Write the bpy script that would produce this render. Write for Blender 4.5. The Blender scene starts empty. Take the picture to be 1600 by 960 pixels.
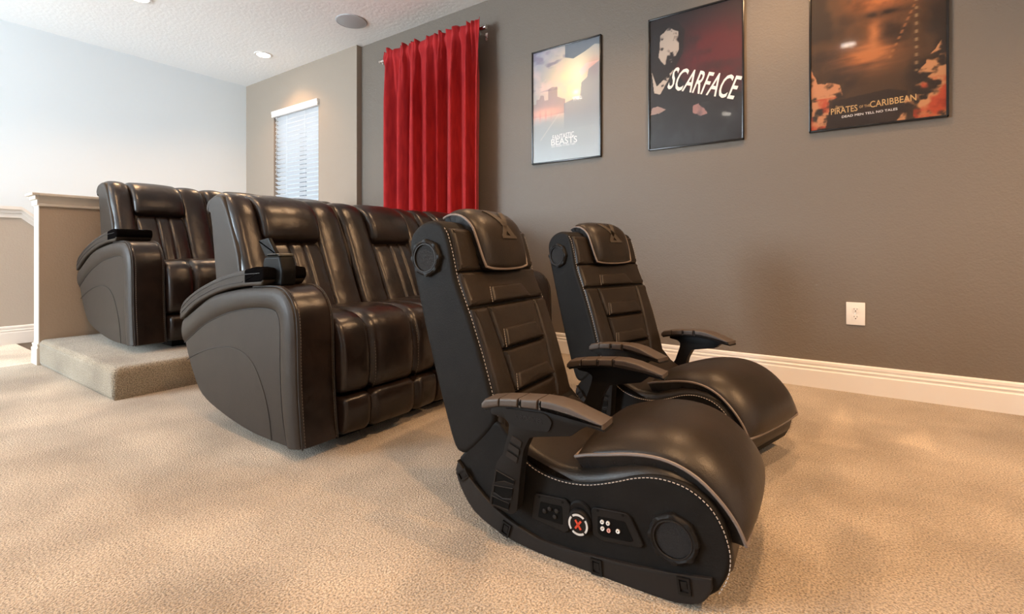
import bpy, bmesh, math, random
import numpy as np
from mathutils import Vector, Matrix
random.seed(4)
rng = np.random.default_rng(7)
sc = bpy.context.scene
C = sc.collection
PI = math.pi

# ------------------------------------------------------------------ camera, world, lights, exposure
cam_d = bpy.data.cameras.new('camera'); cam = bpy.data.objects.new('camera', cam_d); C.objects.link(cam)
cam.location = (0, 0, 0.80)
cam.rotation_euler = (PI/2, 0, math.radians(34.69))
cam_d.sensor_width = 36; cam_d.lens = 758.6/1600*36; cam_d.shift_y = -(480-393)/1600
cam_d.clip_start = 0.02
sc.camera = cam
sc.view_settings.view_transform = 'Standard'; sc.view_settings.look = 'None'
sc.view_settings.gamma = 1; sc.view_settings.use_curve_mapping = False
sc.view_settings.exposure = 0.04

w = bpy.data.worlds.new('sky'); sc.world = w; w.use_nodes = True
bg = w.node_tree.nodes['Background']
bg.inputs[0].default_value = (0.78, 0.90, 1.0, 1); bg.inputs[1].default_value = 1.0

WARM = (1.0, 0.58, 0.28)
COOL = (0.76, 0.89, 1.0)
def area(name, loc, rot, sx, sy, power, col):
    l = bpy.data.lights.new(name, 'AREA'); l.shape = 'RECTANGLE'; l.size = sx; l.size_y = sy
    l.energy = power; l.color = col
    o = bpy.data.objects.new(name, l); o.location = loc; o.rotation_euler = rot; C.objects.link(o); return o
# cool fill lights added for assumed, unseen windows (behind and left of the camera)
area('window_daylight', (-5.3, -4.07, 1.75), (PI/2, 0, 0), 2.3, 1.9, 560, COOL)
area('window_daylight', (-2.6, -4.07, 1.65), (PI/2, 0, 0), 1.4, 1.7, 10, COOL)
CEIL = 3.0
LAMP_POWER = 78
LAMPS = [(-5.37, 2.88, 45), (-5.05, 1.62, 75), (-3.18, 0.48, 80), (0.0, 0.44, 175), (-0.35, 2.60, 105),
         (-1.9, 2.35, 50), (1.7, 1.6, 330), (-1.6, -1.6, 70), (-5.2, -0.6, 60)]  # lamps listed after the one above the viewpoint are unseen and assumed

# ------------------------------------------------------------------ materials
def new_mat(name, col, rough=0.5, spec=0.5, metal=0.0, coat=0.0, coat_rough=0.1, sheen=0.0):
    m = bpy.data.materials.new(name); m.use_nodes = True
    b = m.node_tree.nodes['Principled BSDF']
    b.inputs['Base Color'].default_value = (*col, 1); b.inputs['Roughness'].default_value = rough
    b.inputs['Specular IOR Level'].default_value = spec; b.inputs['Metallic'].default_value = metal
    b.inputs['Coat Weight'].default_value = coat; b.inputs['Coat Roughness'].default_value = coat_rough
    b.inputs['Sheen Weight'].default_value = sheen
    return m
def add_bump(m, scale, strength, dist=0.01, detail=2, kind='noise', coords='Object', stretch=(1, 1, 1)):
    nt = m.node_tree; b = nt.nodes['Principled BSDF']
    tc = nt.nodes.new('ShaderNodeTexCoord'); mp = nt.nodes.new('ShaderNodeMapping')
    mp.inputs['Scale'].default_value = stretch
    nt.links.new(tc.outputs[coords], mp.inputs[0])
    if kind == 'noise':
        n = nt.nodes.new('ShaderNodeTexNoise'); n.inputs['Detail'].default_value = detail
    else:
        n = nt.nodes.new('ShaderNodeTexVoronoi')
    n.inputs['Scale'].default_value = scale
    nt.links.new(mp.outputs[0], n.inputs['Vector'])
    bp = nt.nodes.new('ShaderNodeBump'); bp.inputs['Strength'].default_value = strength; bp.inputs['Distance'].default_value = dist
    nt.links.new(n.outputs[0], bp.inputs['Height'])
    if b.inputs['Normal'].links:
        nt.links.new(b.inputs['Normal'].links[0].from_socket, bp.inputs['Normal'])
    nt.links.new(bp.outputs[0], b.inputs['Normal'])
    return m
def add_mottle(m, ca, cb, scale, detail=3, lo=0.35, hi=0.65, stretch=(1, 1, 1)):
    nt = m.node_tree; b = nt.nodes['Principled BSDF']
    tc = nt.nodes.new('ShaderNodeTexCoord'); mp = nt.nodes.new('ShaderNodeMapping'); mp.inputs['Scale'].default_value = stretch
    n = nt.nodes.new('ShaderNodeTexNoise'); n.inputs['Scale'].default_value = scale; n.inputs['Detail'].default_value = detail
    r = nt.nodes.new('ShaderNodeValToRGB')
    r.color_ramp.elements[0].position = lo; r.color_ramp.elements[0].color = (*ca, 1)
    r.color_ramp.elements[1].position = hi; r.color_ramp.elements[1].color = (*cb, 1)
    nt.links.new(tc.outputs['Object'], mp.inputs[0]); nt.links.new(mp.outputs[0], n.inputs['Vector'])
    nt.links.new(n.outputs[0], r.inputs[0]); nt.links.new(r.outputs[0], b.inputs['Base Color'])
    return m

M = {}
M['grey_paint'] = add_bump(add_bump(new_mat('taupe grey wall paint', (0.168, 0.140, 0.112), 0.55, 0.4), 95, 0.5, 0.004, 3), 22, 0.25, 0.004)
M['greige_paint'] = add_bump(new_mat('greige wall paint', (0.32, 0.265, 0.212), 0.65, 0.3), 90, 0.35, 0.003, 3)
M['tan_paint'] = add_bump(new_mat('tan half wall paint', (0.40, 0.305, 0.225), 0.65, 0.3), 90, 0.35, 0.003, 3)  # greige shifted to tan: the warm light on this wall is in the colour
M['stair_paint'] = add_bump(new_mat('pale greige stair wall paint', (0.46, 0.405, 0.345), 0.65, 0.3), 90, 0.3, 0.003, 3)  # same greige made paler: the stair wall's brighter light is painted in
M['white_paint'] = add_bump(new_mat('pale wall paint', (0.80, 0.845, 0.87), 0.7, 0.3), 90, 0.2, 0.002, 3)
M['ceiling_paint'] = add_bump(new_mat('textured ceiling paint', (0.90, 0.90, 0.89), 0.8, 0.2), 30, 0.5, 0.006, 4)
M['trim_paint'] = new_mat('white trim paint', (0.80, 0.77, 0.73), 0.35, 0.5)
M['white_plastic'] = new_mat('white plastic', (0.82, 0.78, 0.72), 0.3, 0.5)
M['slot_dark'] = new_mat('dark slot', (0.004, 0.0035, 0.003), 0.8, 0.1)
M['velour'] = new_mat('black velour', (0.004, 0.0035, 0.0035), 1.0, 0.0)
M['tray_plastic'] = new_mat('black tray plastic', (0.005, 0.005, 0.005), 0.45, 0.12)

def carpet_mat(name, tone=1.0):
    m = new_mat(name, (0.4, 0.3, 0.2), 0.95, 0.1, sheen=0.35)
    nt = m.node_tree; b = nt.nodes['Principled BSDF']
    tc = nt.nodes.new('ShaderNodeTexCoord')
    n1 = nt.nodes.new('ShaderNodeTexNoise'); n1.inputs['Scale'].default_value = 2.2; n1.inputs['Detail'].default_value = 4
    n2 = nt.nodes.new('ShaderNodeTexNoise'); n2.inputs['Scale'].default_value = 190; n2.inputs['Detail'].default_value = 3
    nt.links.new(tc.outputs['Object'], n1.inputs['Vector']); nt.links.new(tc.outputs['Object'], n2.inputs['Vector'])
    r1 = nt.nodes.new('ShaderNodeValToRGB')
    r1.color_ramp.elements[0].position = 0.36; r1.color_ramp.elements[0].color = (0.36*tone, 0.285*tone, 0.20*tone, 1)
    r1.color_ramp.elements[1].position = 0.64; r1.color_ramp.elements[1].color = (0.56*tone, 0.46*tone, 0.34*tone, 1)
    r2 = nt.nodes.new('ShaderNodeValToRGB')
    r2.color_ramp.elements[0].position = 0.34; r2.color_ramp.elements[0].color = (0.30, 0.285, 0.26, 1)
    r2.color_ramp.elements[1].position = 0.60; r2.color_ramp.elements[1].color = (1.25, 1.25, 1.25, 1)
    nt.links.new(n1.outputs[0], r1.inputs[0]); nt.links.new(n2.outputs[0], r2.inputs[0])
    mx = nt.nodes.new('ShaderNodeMix'); mx.data_type = 'RGBA'; mx.blend_type = 'MULTIPLY'; mx.inputs[0].default_value = 0.85
    nt.links.new(r1.outputs[0], mx.inputs[6]); nt.links.new(r2.outputs[0], mx.inputs[7])
    at = nt.nodes.new('ShaderNodeAttribute'); at.attribute_name = 'nap'
    ml = nt.nodes.new('ShaderNodeMix'); ml.data_type = 'RGBA'; ml.blend_type = 'MULTIPLY'; ml.inputs[0].default_value = 1
    nt.links.new(mx.outputs[2], ml.inputs[6]); nt.links.new(at.outputs['Color'], ml.inputs[7])
    nt.links.new(ml.outputs[2], b.inputs['Base Color'])
    n3 = nt.nodes.new('ShaderNodeTexNoise'); n3.inputs['Scale'].default_value = 170; n3.inputs['Detail'].default_value = 3
    nt.links.new(tc.outputs['Object'], n3.inputs['Vector'])
    bp = nt.nodes.new('ShaderNodeBump'); bp.inputs['Strength'].default_value = 0.9; bp.inputs['Distance'].default_value = 0.012
    nt.links.new(n3.outputs[0], bp.inputs['Height']); nt.links.new(bp.outputs[0], b.inputs['Normal'])
    return m
M['carpet'] = carpet_mat('beige cut pile carpet')

def leather(name, ca, cb, rough, spec=0.5, wr=0.25, coat=0.0):
    m = new_mat(name, ca, rough, spec, coat=coat, coat_rough=0.25)
    add_mottle(m, ca, cb, 9, 4)
    add_bump(m, 260, 0.12, 0.002, 2, kind='voronoi')
    add_bump(m, 8, wr, 0.014, 2)
    return m
M['sofa_leather'] = leather('dark brown bonded leather', (0.006, 0.0036, 0.003), (0.017, 0.0098, 0.007), 0.29, 0.5, 0.5)
M['sofa_vinyl'] = leather('grey brown side vinyl', (0.025, 0.0185, 0.0135), (0.030, 0.0225, 0.0165), 0.48, 0.26, 0.05)
M['stitch'] = new_mat('seam thread', (0.16, 0.13, 0.11), 0.7)
M['sofa_seam'] = new_mat('dark seam welt', (0.012, 0.009, 0.008), 0.5)
M['chair_leather'] = leather('brown black faux leather', (0.013, 0.009, 0.0058), (0.020, 0.0135, 0.0085), 0.40, 0.36, 0.12)
M['chair_side'] = leather('charcoal faux leather', (0.009, 0.008, 0.0072), (0.012, 0.0108, 0.0098), 0.60, 0.12, 0.06)
M['pleat'] = leather('pleated black fabric', (0.010, 0.009, 0.009), (0.014, 0.012, 0.011), 0.5, 0.2, 0.2)
M['piping'] = new_mat('grey piping', (0.17, 0.135, 0.115), 0.5)
M['thread'] = new_mat('pale grey thread', (0.42, 0.37, 0.33), 0.7)
M['pad_plastic'] = add_bump(new_mat('brown grey armrest plastic', (0.065, 0.048, 0.037), 0.5, 0.5), 60, 0.1, 0.002, 2, stretch=(0.1, 2, 2))
M['black_plastic'] = add_bump(new_mat('black moulded plastic', (0.009, 0.008, 0.0074), 0.5, 0.18), 300, 0.1, 0.001)
M['trim_plastic'] = add_bump(new_mat('charcoal rocker strip plastic', (0.013, 0.011, 0.010), 0.5, 0.3), 200, 0.1, 0.001)
M['mesh_cloth'] = add_bump(new_mat('speaker mesh', (0.014, 0.013, 0.013), 0.8, 0.3), 500, 0.6, 0.001, kind='voronoi')
M['chrome'] = new_mat('brushed metal', (0.78, 0.74, 0.70), 0.22, 0.5, metal=1.0)
M['silver_print'] = new_mat('silver print', (0.55, 0.53, 0.50), 0.35)
M['red_print'] = new_mat('red print', (0.55, 0.05, 0.02), 0.4)
M['jack_white'] = new_mat('white jack', (0.75, 0.72, 0.68), 0.4)
M['jack_red'] = new_mat('pale red jack', (0.65, 0.33, 0.28), 0.4)
M['emblem'] = new_mat('embroidered emblem', (0.045, 0.034, 0.024), 0.6)
M['frame_black'] = new_mat('black frame plastic', (0.010, 0.009, 0.009), 0.22, 0.5)
M['curtain'] = add_bump(add_mottle(new_mat('red curtain cloth', (0.30, 0.012, 0.014), 0.8, 0.2, sheen=0.1), (0.31, 0.010, 0.013), (0.42, 0.018, 0.018), 30, 3, stretch=(1, 1, 0.2)), 400, 0.25, 0.002, 2)
M['blind'] = new_mat('white blind slat', (0.80, 0.82, 0.84), 0.45)
nt = M['blind'].node_tree; b_ = nt.nodes['Principled BSDF']
b_.inputs['Transmission Weight'].default_value = 0.0
tr = nt.nodes.new('ShaderNodeBsdfTranslucent'); tr.inputs[0].default_value = (0.85, 0.9, 0.95, 1)
ms = nt.nodes.new('ShaderNodeMixShader'); ms.inputs[0].default_value = 0.35
nt.links.new(b_.outputs[0], ms.inputs[1]); nt.links.new(tr.outputs[0], ms.inputs[2])
nt.links.new(ms.outputs[0], nt.nodes['Material Output'].inputs[0])
M['speaker_grille'] = new_mat('pale grey speaker grille', (0.42, 0.43, 0.44), 0.6)
M['vent'] = new_mat('brown floor register', (0.10, 0.075, 0.06), 0.5)

def emit_mat(name, col, s):
    m = bpy.data.materials.new(name); m.use_nodes = True; nt = m.node_tree; nt.nodes.clear()
    e = nt.nodes.new('ShaderNodeEmission'); e.inputs[0].default_value = (*col, 1); e.inputs[1].default_value = s
    o = nt.nodes.new('ShaderNodeOutputMaterial'); nt.links.new(e.outputs[0], o.inputs[0]); return m
M['lamp'] = emit_mat('lamp lens', (1.0, 0.93, 0.82), 30)
def glass_mat():
    m = bpy.data.materials.new('clear pane'); m.use_nodes = True; nt = m.node_tree; nt.nodes.clear()
    t = nt.nodes.new('ShaderNodeBsdfTransparent'); g = nt.nodes.new('ShaderNodeBsdfGlossy'); g.inputs['Roughness'].default_value = 0.055
    f = nt.nodes.new('ShaderNodeFresnel'); f.inputs[0].default_value = 1.48
    mx = nt.nodes.new('ShaderNodeMixShader'); o = nt.nodes.new('ShaderNodeOutputMaterial')
    ge = nt.nodes.new('ShaderNodeNewGeometry'); inv = nt.nodes.new('ShaderNodeMath'); inv.operation = 'SUBTRACT'; inv.inputs[0].default_value = 1
    mu = nt.nodes.new('ShaderNodeMath'); mu.operation = 'MULTIPLY'   # only the outer face reflects
    nt.links.new(ge.outputs['Backfacing'], inv.inputs[1]); nt.links.new(inv.outputs[0], mu.inputs[0]); nt.links.new(f.outputs[0], mu.inputs[1])
    nt.links.new(mu.outputs[0], mx.inputs[0]); nt.links.new(t.outputs[0], mx.inputs[1]); nt.links.new(g.outputs[0], mx.inputs[2])
    nt.links.new(mx.outputs[0], o.inputs[0]); return m
M['glass'] = glass_mat()
def print_mat():
    m = new_mat('poster print', (0.5, 0.5, 0.5), 0.55, 0.3)
    a = m.node_tree.nodes.new('ShaderNodeAttribute'); a.attribute_name = 'ink'
    m.node_tree.links.new(a.outputs['Color'], m.node_tree.nodes['Principled BSDF'].inputs['Base Color']); return m
M['print'] = print_mat()

# ------------------------------------------------------------------ mesh helpers
class MB:
    def __init__(s): s.v = []; s.f = []
    def add(s, v, f):
        k = len(s.v); s.v += [tuple(p) for p in v]; s.f += [tuple(i+k for i in q) for q in f]; return s
    def box(s, x0, x1, y0, y1, z0, z1):
        v = [(x, y, z) for x in (x0, x1) for y in (y0, y1) for z in (z0, z1)]
        return s.add(v, [(0, 1, 3, 2), (4, 6, 7, 5), (0, 4, 5, 1), (2, 3, 7, 6), (0, 2, 6, 4), (1, 5, 7, 3)])
    def rings(s, R, cap=True, close=False):
        n = len(R[0]); v = [p for r in R for p in r]; f = []
        m = len(R)
        for i in range(m if close else m-1):
            a = i*n; b = ((i+1) % m)*n
            for j in range(n):
                k = (j+1) % n; f.append((a+j, a+k, b+k, b+j))
        if cap and not close: f += [tuple(range(n))[::-1], tuple(range((m-1)*n, m*n))]
        return s.add(v, f)
    def tube(s, path, r, n=8, close=False):
        P = [Vector(p) for p in path]; R = []; up = None
        for i, p in enumerate(P):
            a = P[(i-1) % len(P)] if (close or i > 0) else p
            b = P[(i+1) % len(P)] if (close or i < len(P)-1) else p
            d = (b-a); d = d.normalized() if d.length > 1e-9 else Vector((1, 0, 0))
            if up is None: up = Vector((0, 0, 1)) if abs(d.z) < 0.9 else Vector((1, 0, 0))
            u = (up - d*up.dot(d)); u = u.normalized() if u.length > 1e-6 else d.orthogonal().normalized()
            up = u; v = d.cross(u); rr = r[i] if isinstance(r, (list, tuple)) else r
            R.append([p+u*rr*math.cos(2*PI*k/n)+v*rr*math.sin(2*PI*k/n) for k in range(n)])
        return s.rings(R, cap=True, close=close)
def smooth_shade(o, angle=40):
    me = o.data
    me.polygons.foreach_set('use_smooth', [True]*len(me.polygons))
    try: me.set_sharp_from_angle(angle=math.radians(angle))
    except Exception: pass
def obj(name, mb, mat, parent=None, smooth=40, label=None, kind=None, bevel=0, recalc=True):
    me = bpy.data.meshes.new(name); me.from_pydata(mb.v, [], mb.f); me.update()
    if recalc:
        bm = bmesh.new(); bm.from_mesh(me)
        if bevel:
            bmesh.ops.remove_doubles(bm, verts=bm.verts, dist=1e-6)
            ed = [e for e in bm.edges if len(e.link_faces) == 2 and e.calc_face_angle(0) > 0.5]
            bmesh.ops.bevel(bm, geom=ed, offset=bevel, segments=2, profile=0.6, affect='EDGES')
        bmesh.ops.recalc_face_normals(bm, faces=bm.faces); bm.to_mesh(me); bm.free()
    me.materials.append(mat)
    o = bpy.data.objects.new(name, me); C.objects.link(o)
    if parent: o.parent = parent
    if smooth: smooth_shade(o, smooth)
    if label: o['label'] = label
    if kind: o['kind'] = kind
    return o
def thing(name, label, cat, loc=(0, 0, 0), rz=0, group=None, scale=1):
    o = bpy.data.objects.new(name, None); o.empty_display_size = 0.1; C.objects.link(o)
    o.location = loc; o.rotation_euler = (0, 0, rz); o.scale = (scale,)*3
    o['label'] = label; o['category'] = cat
    if group: o['group'] = group
    return o
def dup(o, parent=None):
    c = o.copy(); C.objects.link(c); c.parent = parent
    for ch in o.children: dup(ch, c)
    return c
def crom(P, n=6, closed=True):
    """Catmull-Rom through 2D/3D points"""
    P = [np.array(p, float) for p in P]; N = len(P); out = []
    for i in range(N if closed else N-1):
        p0 = P[(i-1) % N] if closed or i > 0 else P[0]; p1 = P[i]; p2 = P[(i+1) % N]
        p3 = P[(i+2) % N] if closed or i < N-2 else P[-1]
        for k in range(n):
            t = k/n
            out.append(0.5*((2*p1)+(-p0+p2)*t+(2*p0-5*p1+4*p2-p3)*t*t+(-p0+3*p1-3*p2+p3)*t**3))
    if not closed: out.append(P[-1])
    return np.array(out)
def rounded(P, r, n=5):
    """polygon with corners rounded by radius r (r may be list)"""
    P = [np.array(p, float) for p in P]; N = len(P); out = []
    for i in range(N):
        a, b, c = P[i-1], P[i], P[(i+1) % N]; rr = r[i] if isinstance(r, (list, tuple)) else r
        u = a-b; v = c-b; lu = np.linalg.norm(u); lv = np.linalg.norm(v); u /= lu; v /= lv
        if rr <= 0: out.append(b); continue
        d = min(rr, lu*0.48, lv*0.48)
        for k in range(n+1):
            t = k/n; out.append((b+u*d)*(1-t)**2+b*2*t*(1-t)+(b+v*d)*t*t)
    return np.array(out)
def area2(P): return 0.5*np.sum(P[:, 0]*np.roll(P[:, 1], -1)-np.roll(P[:, 0], -1)*P[:, 1])
def offset(P, d):
    """inward offset of closed polyline (vertex normals)"""
    s = 1 if area2(P) > 0 else -1
    t = np.roll(P, -1, 0)-np.roll(P, 1, 0); L = np.linalg.norm(t, axis=1, keepdims=True); L[L < 1e-9] = 1
    t /= L; n = np.stack([-t[:, 1], t[:, 0]], 1)*s
    return P+n*d
def prism(P, y0, y1, r=0.01, seg=4, crown=0.0, grooves=(), ny=1, strip=False):
    """loft an (x,z) outline across y from y0 to y1, rounded ends, optional crown and grooves [(y,depth,width)]"""
    P = np.array(P, float); mb = MB(); S = [(y0, r+0.003)]
    for k in range(seg+1):
        a = PI/2*k/seg; S.append((y0+r*(1-math.cos(a)), r*(1-math.sin(a))))
    mid = []
    ny = max(ny, 1)
    ys = [y0+r+(y1-y0-2*r)*k/ny for k in range(1, ny)]
    for g, dep, wd in grooves: ys += [g-wd, g-wd*0.6, g-wd*0.25, g, g+wd*0.25, g+wd*0.6, g+wd]
    for y in sorted(ys): mid.append((y, 0))
    S2 = S+mid+[(y0+y1-y, d) for y, d in S[::-1]]
    R = []
    for y, d in S2:
        c = crown*(abs(2*(y-y0)/(y1-y0)-1))**2.2 if crown else 0
        for g, dep, wd in grooves:
            q = abs(y-g)/wd
            if q < 1: c += dep*(1-q)**1.6
        Q = offset(P, d+c)
        R.append([(q[0], y, q[1]) for q in Q])
    mb.rings(R, cap=not strip)
    if strip:      # long curved outline: close the ends with a strip of quads instead of one polygon
        n = len(P); e = (len(R)-1)*n
        for i in range(n//2-1):
            mb.f.append((i, i+1, n-2-i, n-1-i)); mb.f.append((e+n-1-i, e+n-2-i, e+i+1, e+i))
    return mb
def lathe(prof, c, axis='y', n=32):
    """profile [(r, h)] around an axis"""
    R = []
    for r, h in prof:
        ring = []
        for k in range(n):
            a = 2*PI*k/n; u, v = r*math.cos(a), r*math.sin(a)
            ring.append({'y': (c[0]+u, c[1]+h, c[2]+v), 'z': (c[0]+u, c[1]+v, c[2]+h), 'x': (c[0]+h, c[1]+u, c[2]+v)}[axis])
        R.append(ring)
    return MB().rings(R, close=prof[0][0] > 0.004)
def resample(P, step):
    P = np.array(P, float); d = np.r_[0, np.cumsum(np.linalg.norm(np.diff(P, axis=0), axis=1))]
    n = max(2, int(d[-1]/step)+1); t = np.linspace(0, d[-1], n)
    return np.stack([np.interp(t, d, P[:, k]) for k in range(P.shape[1])], 1)
def stitches(path, parent, mat, ln=0.006, gap=0.003, r=0.0011, name='stitching'):
    P = resample(path, ln+gap); mb = MB()
    for a, b in zip(P[:-1], P[1:]):
        d = b-a; e = a+d*ln/(ln+gap); mb.tube([a, e], r, 4)
    return obj(name, mb, mat, parent, smooth=0, kind='stuff', recalc=False)
def panel(poly, fn, h, r, rings=5, rc=0.008, base=0.0):
    """puffed panel on a surface fn(a,b,h) from a convex polygon in (a,b)"""
    P = rounded(poly, rc, 3)
    Q = []
    for i in range(len(P)):
        a, b = P[i], P[(i+1) % len(P)]; n = max(1, int(np.linalg.norm(b-a)/0.02))
        for k in range(n): Q.append(a+(b-a)*k/n)
    P = np.array(Q); c = P.mean(0); R = []
    R.append([fn(p[0], p[1], base-0.004) for p in P])
    # inset along direction to nearest centre line, limited
    dist = np.linalg.norm(P-c, axis=1, keepdims=True)
    for k in range(rings+1):
        a = PI/2*k/rings; d = r*(1-math.cos(a)); hh = h*math.sin(a)
        I = offset(P, d)
        R.append([fn(p[0], p[1], base+hh) for p in I])
    I = offset(P, r)
    for s_ in (0.75, 0.5, 0.25, 0.02):
        J = c+(I-c)*s_
        R.append([fn(p[0], p[1], base+h*(1+0.12*(1-s_))) for p in J])
    return MB().rings(R)

# ------------------------------------------------------------------ room shell
XB = -6.605; YR = 3.372; YW = 3.309; XJ = -4.301; YL = -4.0; XF = 3.0
def structure(name, mb, mat, smooth=0, bevel=0):
    o = obj(name, mb, mat, None, smooth, kind='structure', bevel=bevel); return o
XP = -4.685   # face of the stair half wall towards the room
# floor: fine grid carrying the brushed nap pattern
def floor_grid(x0, x1, y0, y1, step, z=0.0):
    nx = int((x1-x0)/step)+1; ny = int((y1-y0)/step)+1
    X, Y = np.meshgrid(np.linspace(x0, x1, nx), np.linspace(y0, y1, ny))
    v = np.stack([X.ravel(), Y.ravel(), np.full(X.size, z)], 1)
    i = np.arange((nx-1)*(ny-1)); r = i//(nx-1); c = i % (nx-1); a = r*nx+c
    f = np.stack([a, a+1, a+nx+1, a+nx], 1)
    return v, f
v, f = floor_grid(-4.80, XF, YL, YR+0.02, 0.028)
me = bpy.data.meshes.new('floor'); me.from_pydata(v.tolist(), [], f.tolist()); me.update()
nap = np.ones(len(v))
def tri(P, val, soft=0.02):
    P = np.array(P, float)
    s = np.full(len(v), 1e9)
    o = 1 if area2(P) > 0 else -1
    for i in range(len(P)):
        a, b = P[i], P[(i+1) % len(P)]; d = b-a; d /= np.linalg.norm(d); n = np.array([-d[1], d[0]])*o
        s = np.minimum(s, (v[:, :2]-a) @ n)
    k = np.clip(s/soft+0.5, 0, 1); nap[:] = nap*(1+(val-1)*k)
# brushed nap marks, floor coordinates in metres (found once from the photograph and rounded)
NAP_MARKS = [([(-0.02, 3.1), (-0.12, 2.4), (0.04, 2.41)], 1.26), ([(0.29, 2.88), (0.16, 2.6), (0.29, 2.55)], 1.24), ([(-0.02, 1.73), (0.1, 1.68), (0.02, 1.28), (-0.05, 1.23)], 0.84), ([(-0.2, 1.38), (-0.14, 1.72), (-0.04, 1.66), (-0.06, 1.23), (-0.15, 1.16)], 1.07), ([(0.2, 1.79), (0.24, 1.71), (0.2, 1.62)], 1.1), ([(0.08, 1.75), (0.06, 1.59), (0.1, 1.59)], 1.1), ([(0.41, 2.24), (0.4, 2.09), (0.34, 1.92), (0.36, 2.11)], 1.12), ([(-0.25, 2.23), (-0.07, 2.21), (0.01, 2.02), (-0.17, 1.74)], 0.9), ([(-2.0, 0.87), (-1.63, 1.06), (-1.43, 0.82), (-1.83, 0.64)], 0.92), ([(-1.37, 0.96), (-1.11, 1.05), (-0.98, 0.84), (-1.27, 0.7)], 0.93), ([(-2.3, 0.42), (-2.13, 0.65), (-1.64, 0.44), (-1.69, 0.28)], 0.94), ([(-3.84, 0.59), (-3.1, 0.84), (-2.9, 0.56)], 1.07), ([(-2.89, 0.76), (-2.73, 1.1), (-2.31, 0.88), (-2.42, 0.58)], 1.06), ([(-1.39, 0.49), (-1.14, 0.73), (-1.05, 0.57), (-1.31, 0.4)], 0.94), ([(-0.9, 0.99), (-0.72, 1.05), (-0.54, 0.93), (-0.75, 0.78)], 1.08), ([(-0.99, 0.77), (-0.9, 0.89), (-0.79, 0.75), (-0.93, 0.66)], 0.95), ([(-4.09, 0.92), (-3.41, 1.04), (-3.29, 0.84)], 0.92)]
for P_, val in NAP_MARKS: tri(P_, val, 0.03)
for k in range(46):
    c = np.array([rng.uniform(-4.4, 1.6), rng.uniform(-0.3, 3.2)]); a = rng.uniform(0, PI); L = rng.uniform(0.2, 0.6); W = rng.uniform(0.05, 0.16)
    d = np.array([math.cos(a), math.sin(a)]); n = np.array([-d[1], d[0]])
    tri([c-d*L-n*W, c+d*L-n*W*0.3, c+d*L+n*W*0.3, c-d*L+n*W], rng.choice([0.93, 0.95, 1.05, 1.07]), 0.06)
att = me.color_attributes.new('nap', 'FLOAT_COLOR', 'POINT')
att.data.foreach_set('color', np.stack([nap, nap, nap, np.ones(len(nap))], 1).ravel().astype(np.float32))
me.materials.append(M['carpet']); fl = bpy.data.objects.new('floor', me); C.objects.link(fl); fl['kind'] = 'structure'
def paint_nap(o, val=(1, 1, 1)):
    a = o.data.color_attributes.new('nap', 'FLOAT_COLOR', 'POINT')
    a.data.foreach_set('color', np.tile([*val, 1.0], len(o.data.vertices)).astype(np.float32))
# stair landing beyond the half wall, then the first steps going down
lv = MB().box(-6.04, -4.80, YL, 1.015, -0.19, 0.0)
for k in range(3): lv.box(-6.04, -4.82, 1.015+0.27*k, 1.30+0.27*k, -0.19*(k+2), -0.19*(k+1))
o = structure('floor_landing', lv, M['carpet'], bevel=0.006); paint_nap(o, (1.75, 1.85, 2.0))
# platform for the back row
plat_prof = rounded([(XP-0.01, -0.01), (-3.226, -0.01), (-3.226, 0.175), (XP-0.01, 0.175)], [0, 0.0, 0.045, 0.0], 6)
pb = prism(plat_prof, 0.916, 3.30, 0.035, 5)
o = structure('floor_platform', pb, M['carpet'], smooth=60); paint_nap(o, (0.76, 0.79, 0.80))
# walls
structure('wall_rear', MB().box(XB-0.12, XB, YL, YW+0.2, -1.2, CEIL), M['white_paint'])
WX0, WX1, WZ0, WZ1 = -5.925, -4.985, 1.02, 2.52
wm = MB().box(XB, WX0, YW, YW+0.14, -1.2, CEIL).box(WX1, XJ, YW, YW+0.14, -1.2, CEIL)
wm.box(WX0, WX1, YW, YW+0.14, -1.2, WZ0).box(WX0, WX1, YW, YW+0.14, WZ1, CEIL)
structure('wall_window', wm, M['greige_paint'])
structure('wall_right', MB().box(XJ, XF+0.1, YR, YR+0.14, -0.02, CEIL), M['grey_paint'])
structure('wall_front', MB().box(XF, XF+0.12, YL, YR+0.1, -0.02, CEIL), M['white_paint'])
ADDED_WINDOWS = [(-6.45, -4.15, 0.80, 2.70), (-3.30, -1.90, 0.80, 2.50)]    # unseen window openings added to the left wall for the fill (x0, x1, z0, z1)
lw_ = MB(); xx_ = XB
for x0, x1, z0, z1 in ADDED_WINDOWS:
    lw_.box(xx_, x0, YL-0.12, YL, -0.02, CEIL).box(x0, x1, YL-0.12, YL, -0.02, z0).box(x0, x1, YL-0.12, YL, z1, CEIL); xx_ = x1
lw_.box(xx_, XF, YL-0.12, YL, -0.02, CEIL)
structure('wall_left', lw_, M['white_paint'])
for k_, (x0, x1, z0, z1) in enumerate(ADDED_WINDOWS):
    f_ = MB(); y0, y1 = YL-0.05, YL-0.005
    for b in ((x0, x0+0.05, y0, y1, z0, z1), (x1-0.05, x1, y0, y1, z0, z1), (x0, x1, y0, y1, z0, z0+0.05), (x0, x1, y0, y1, z1-0.05, z1)): f_.box(*b)
    wn = obj('window_%d' % (k_+2), f_, M['trim_paint'], None, 0, kind='structure')  # added window frame around the fill light, out of view
    xm = (x0+x1)/2
    obj('mullion', MB().box(xm-0.025, xm+0.025, y0, y1, z0+0.05, z1-0.05), M['trim_paint'], wn, 0)
    for a_, b__ in ((x0+0.05, xm-0.025), (xm+0.025, x1-0.05)):
        obj('pane', MB().box(a_, b__, y0+0.02, y0+0.026, z0+0.05, z1-0.05), M['glass'], wn, 0)
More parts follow.
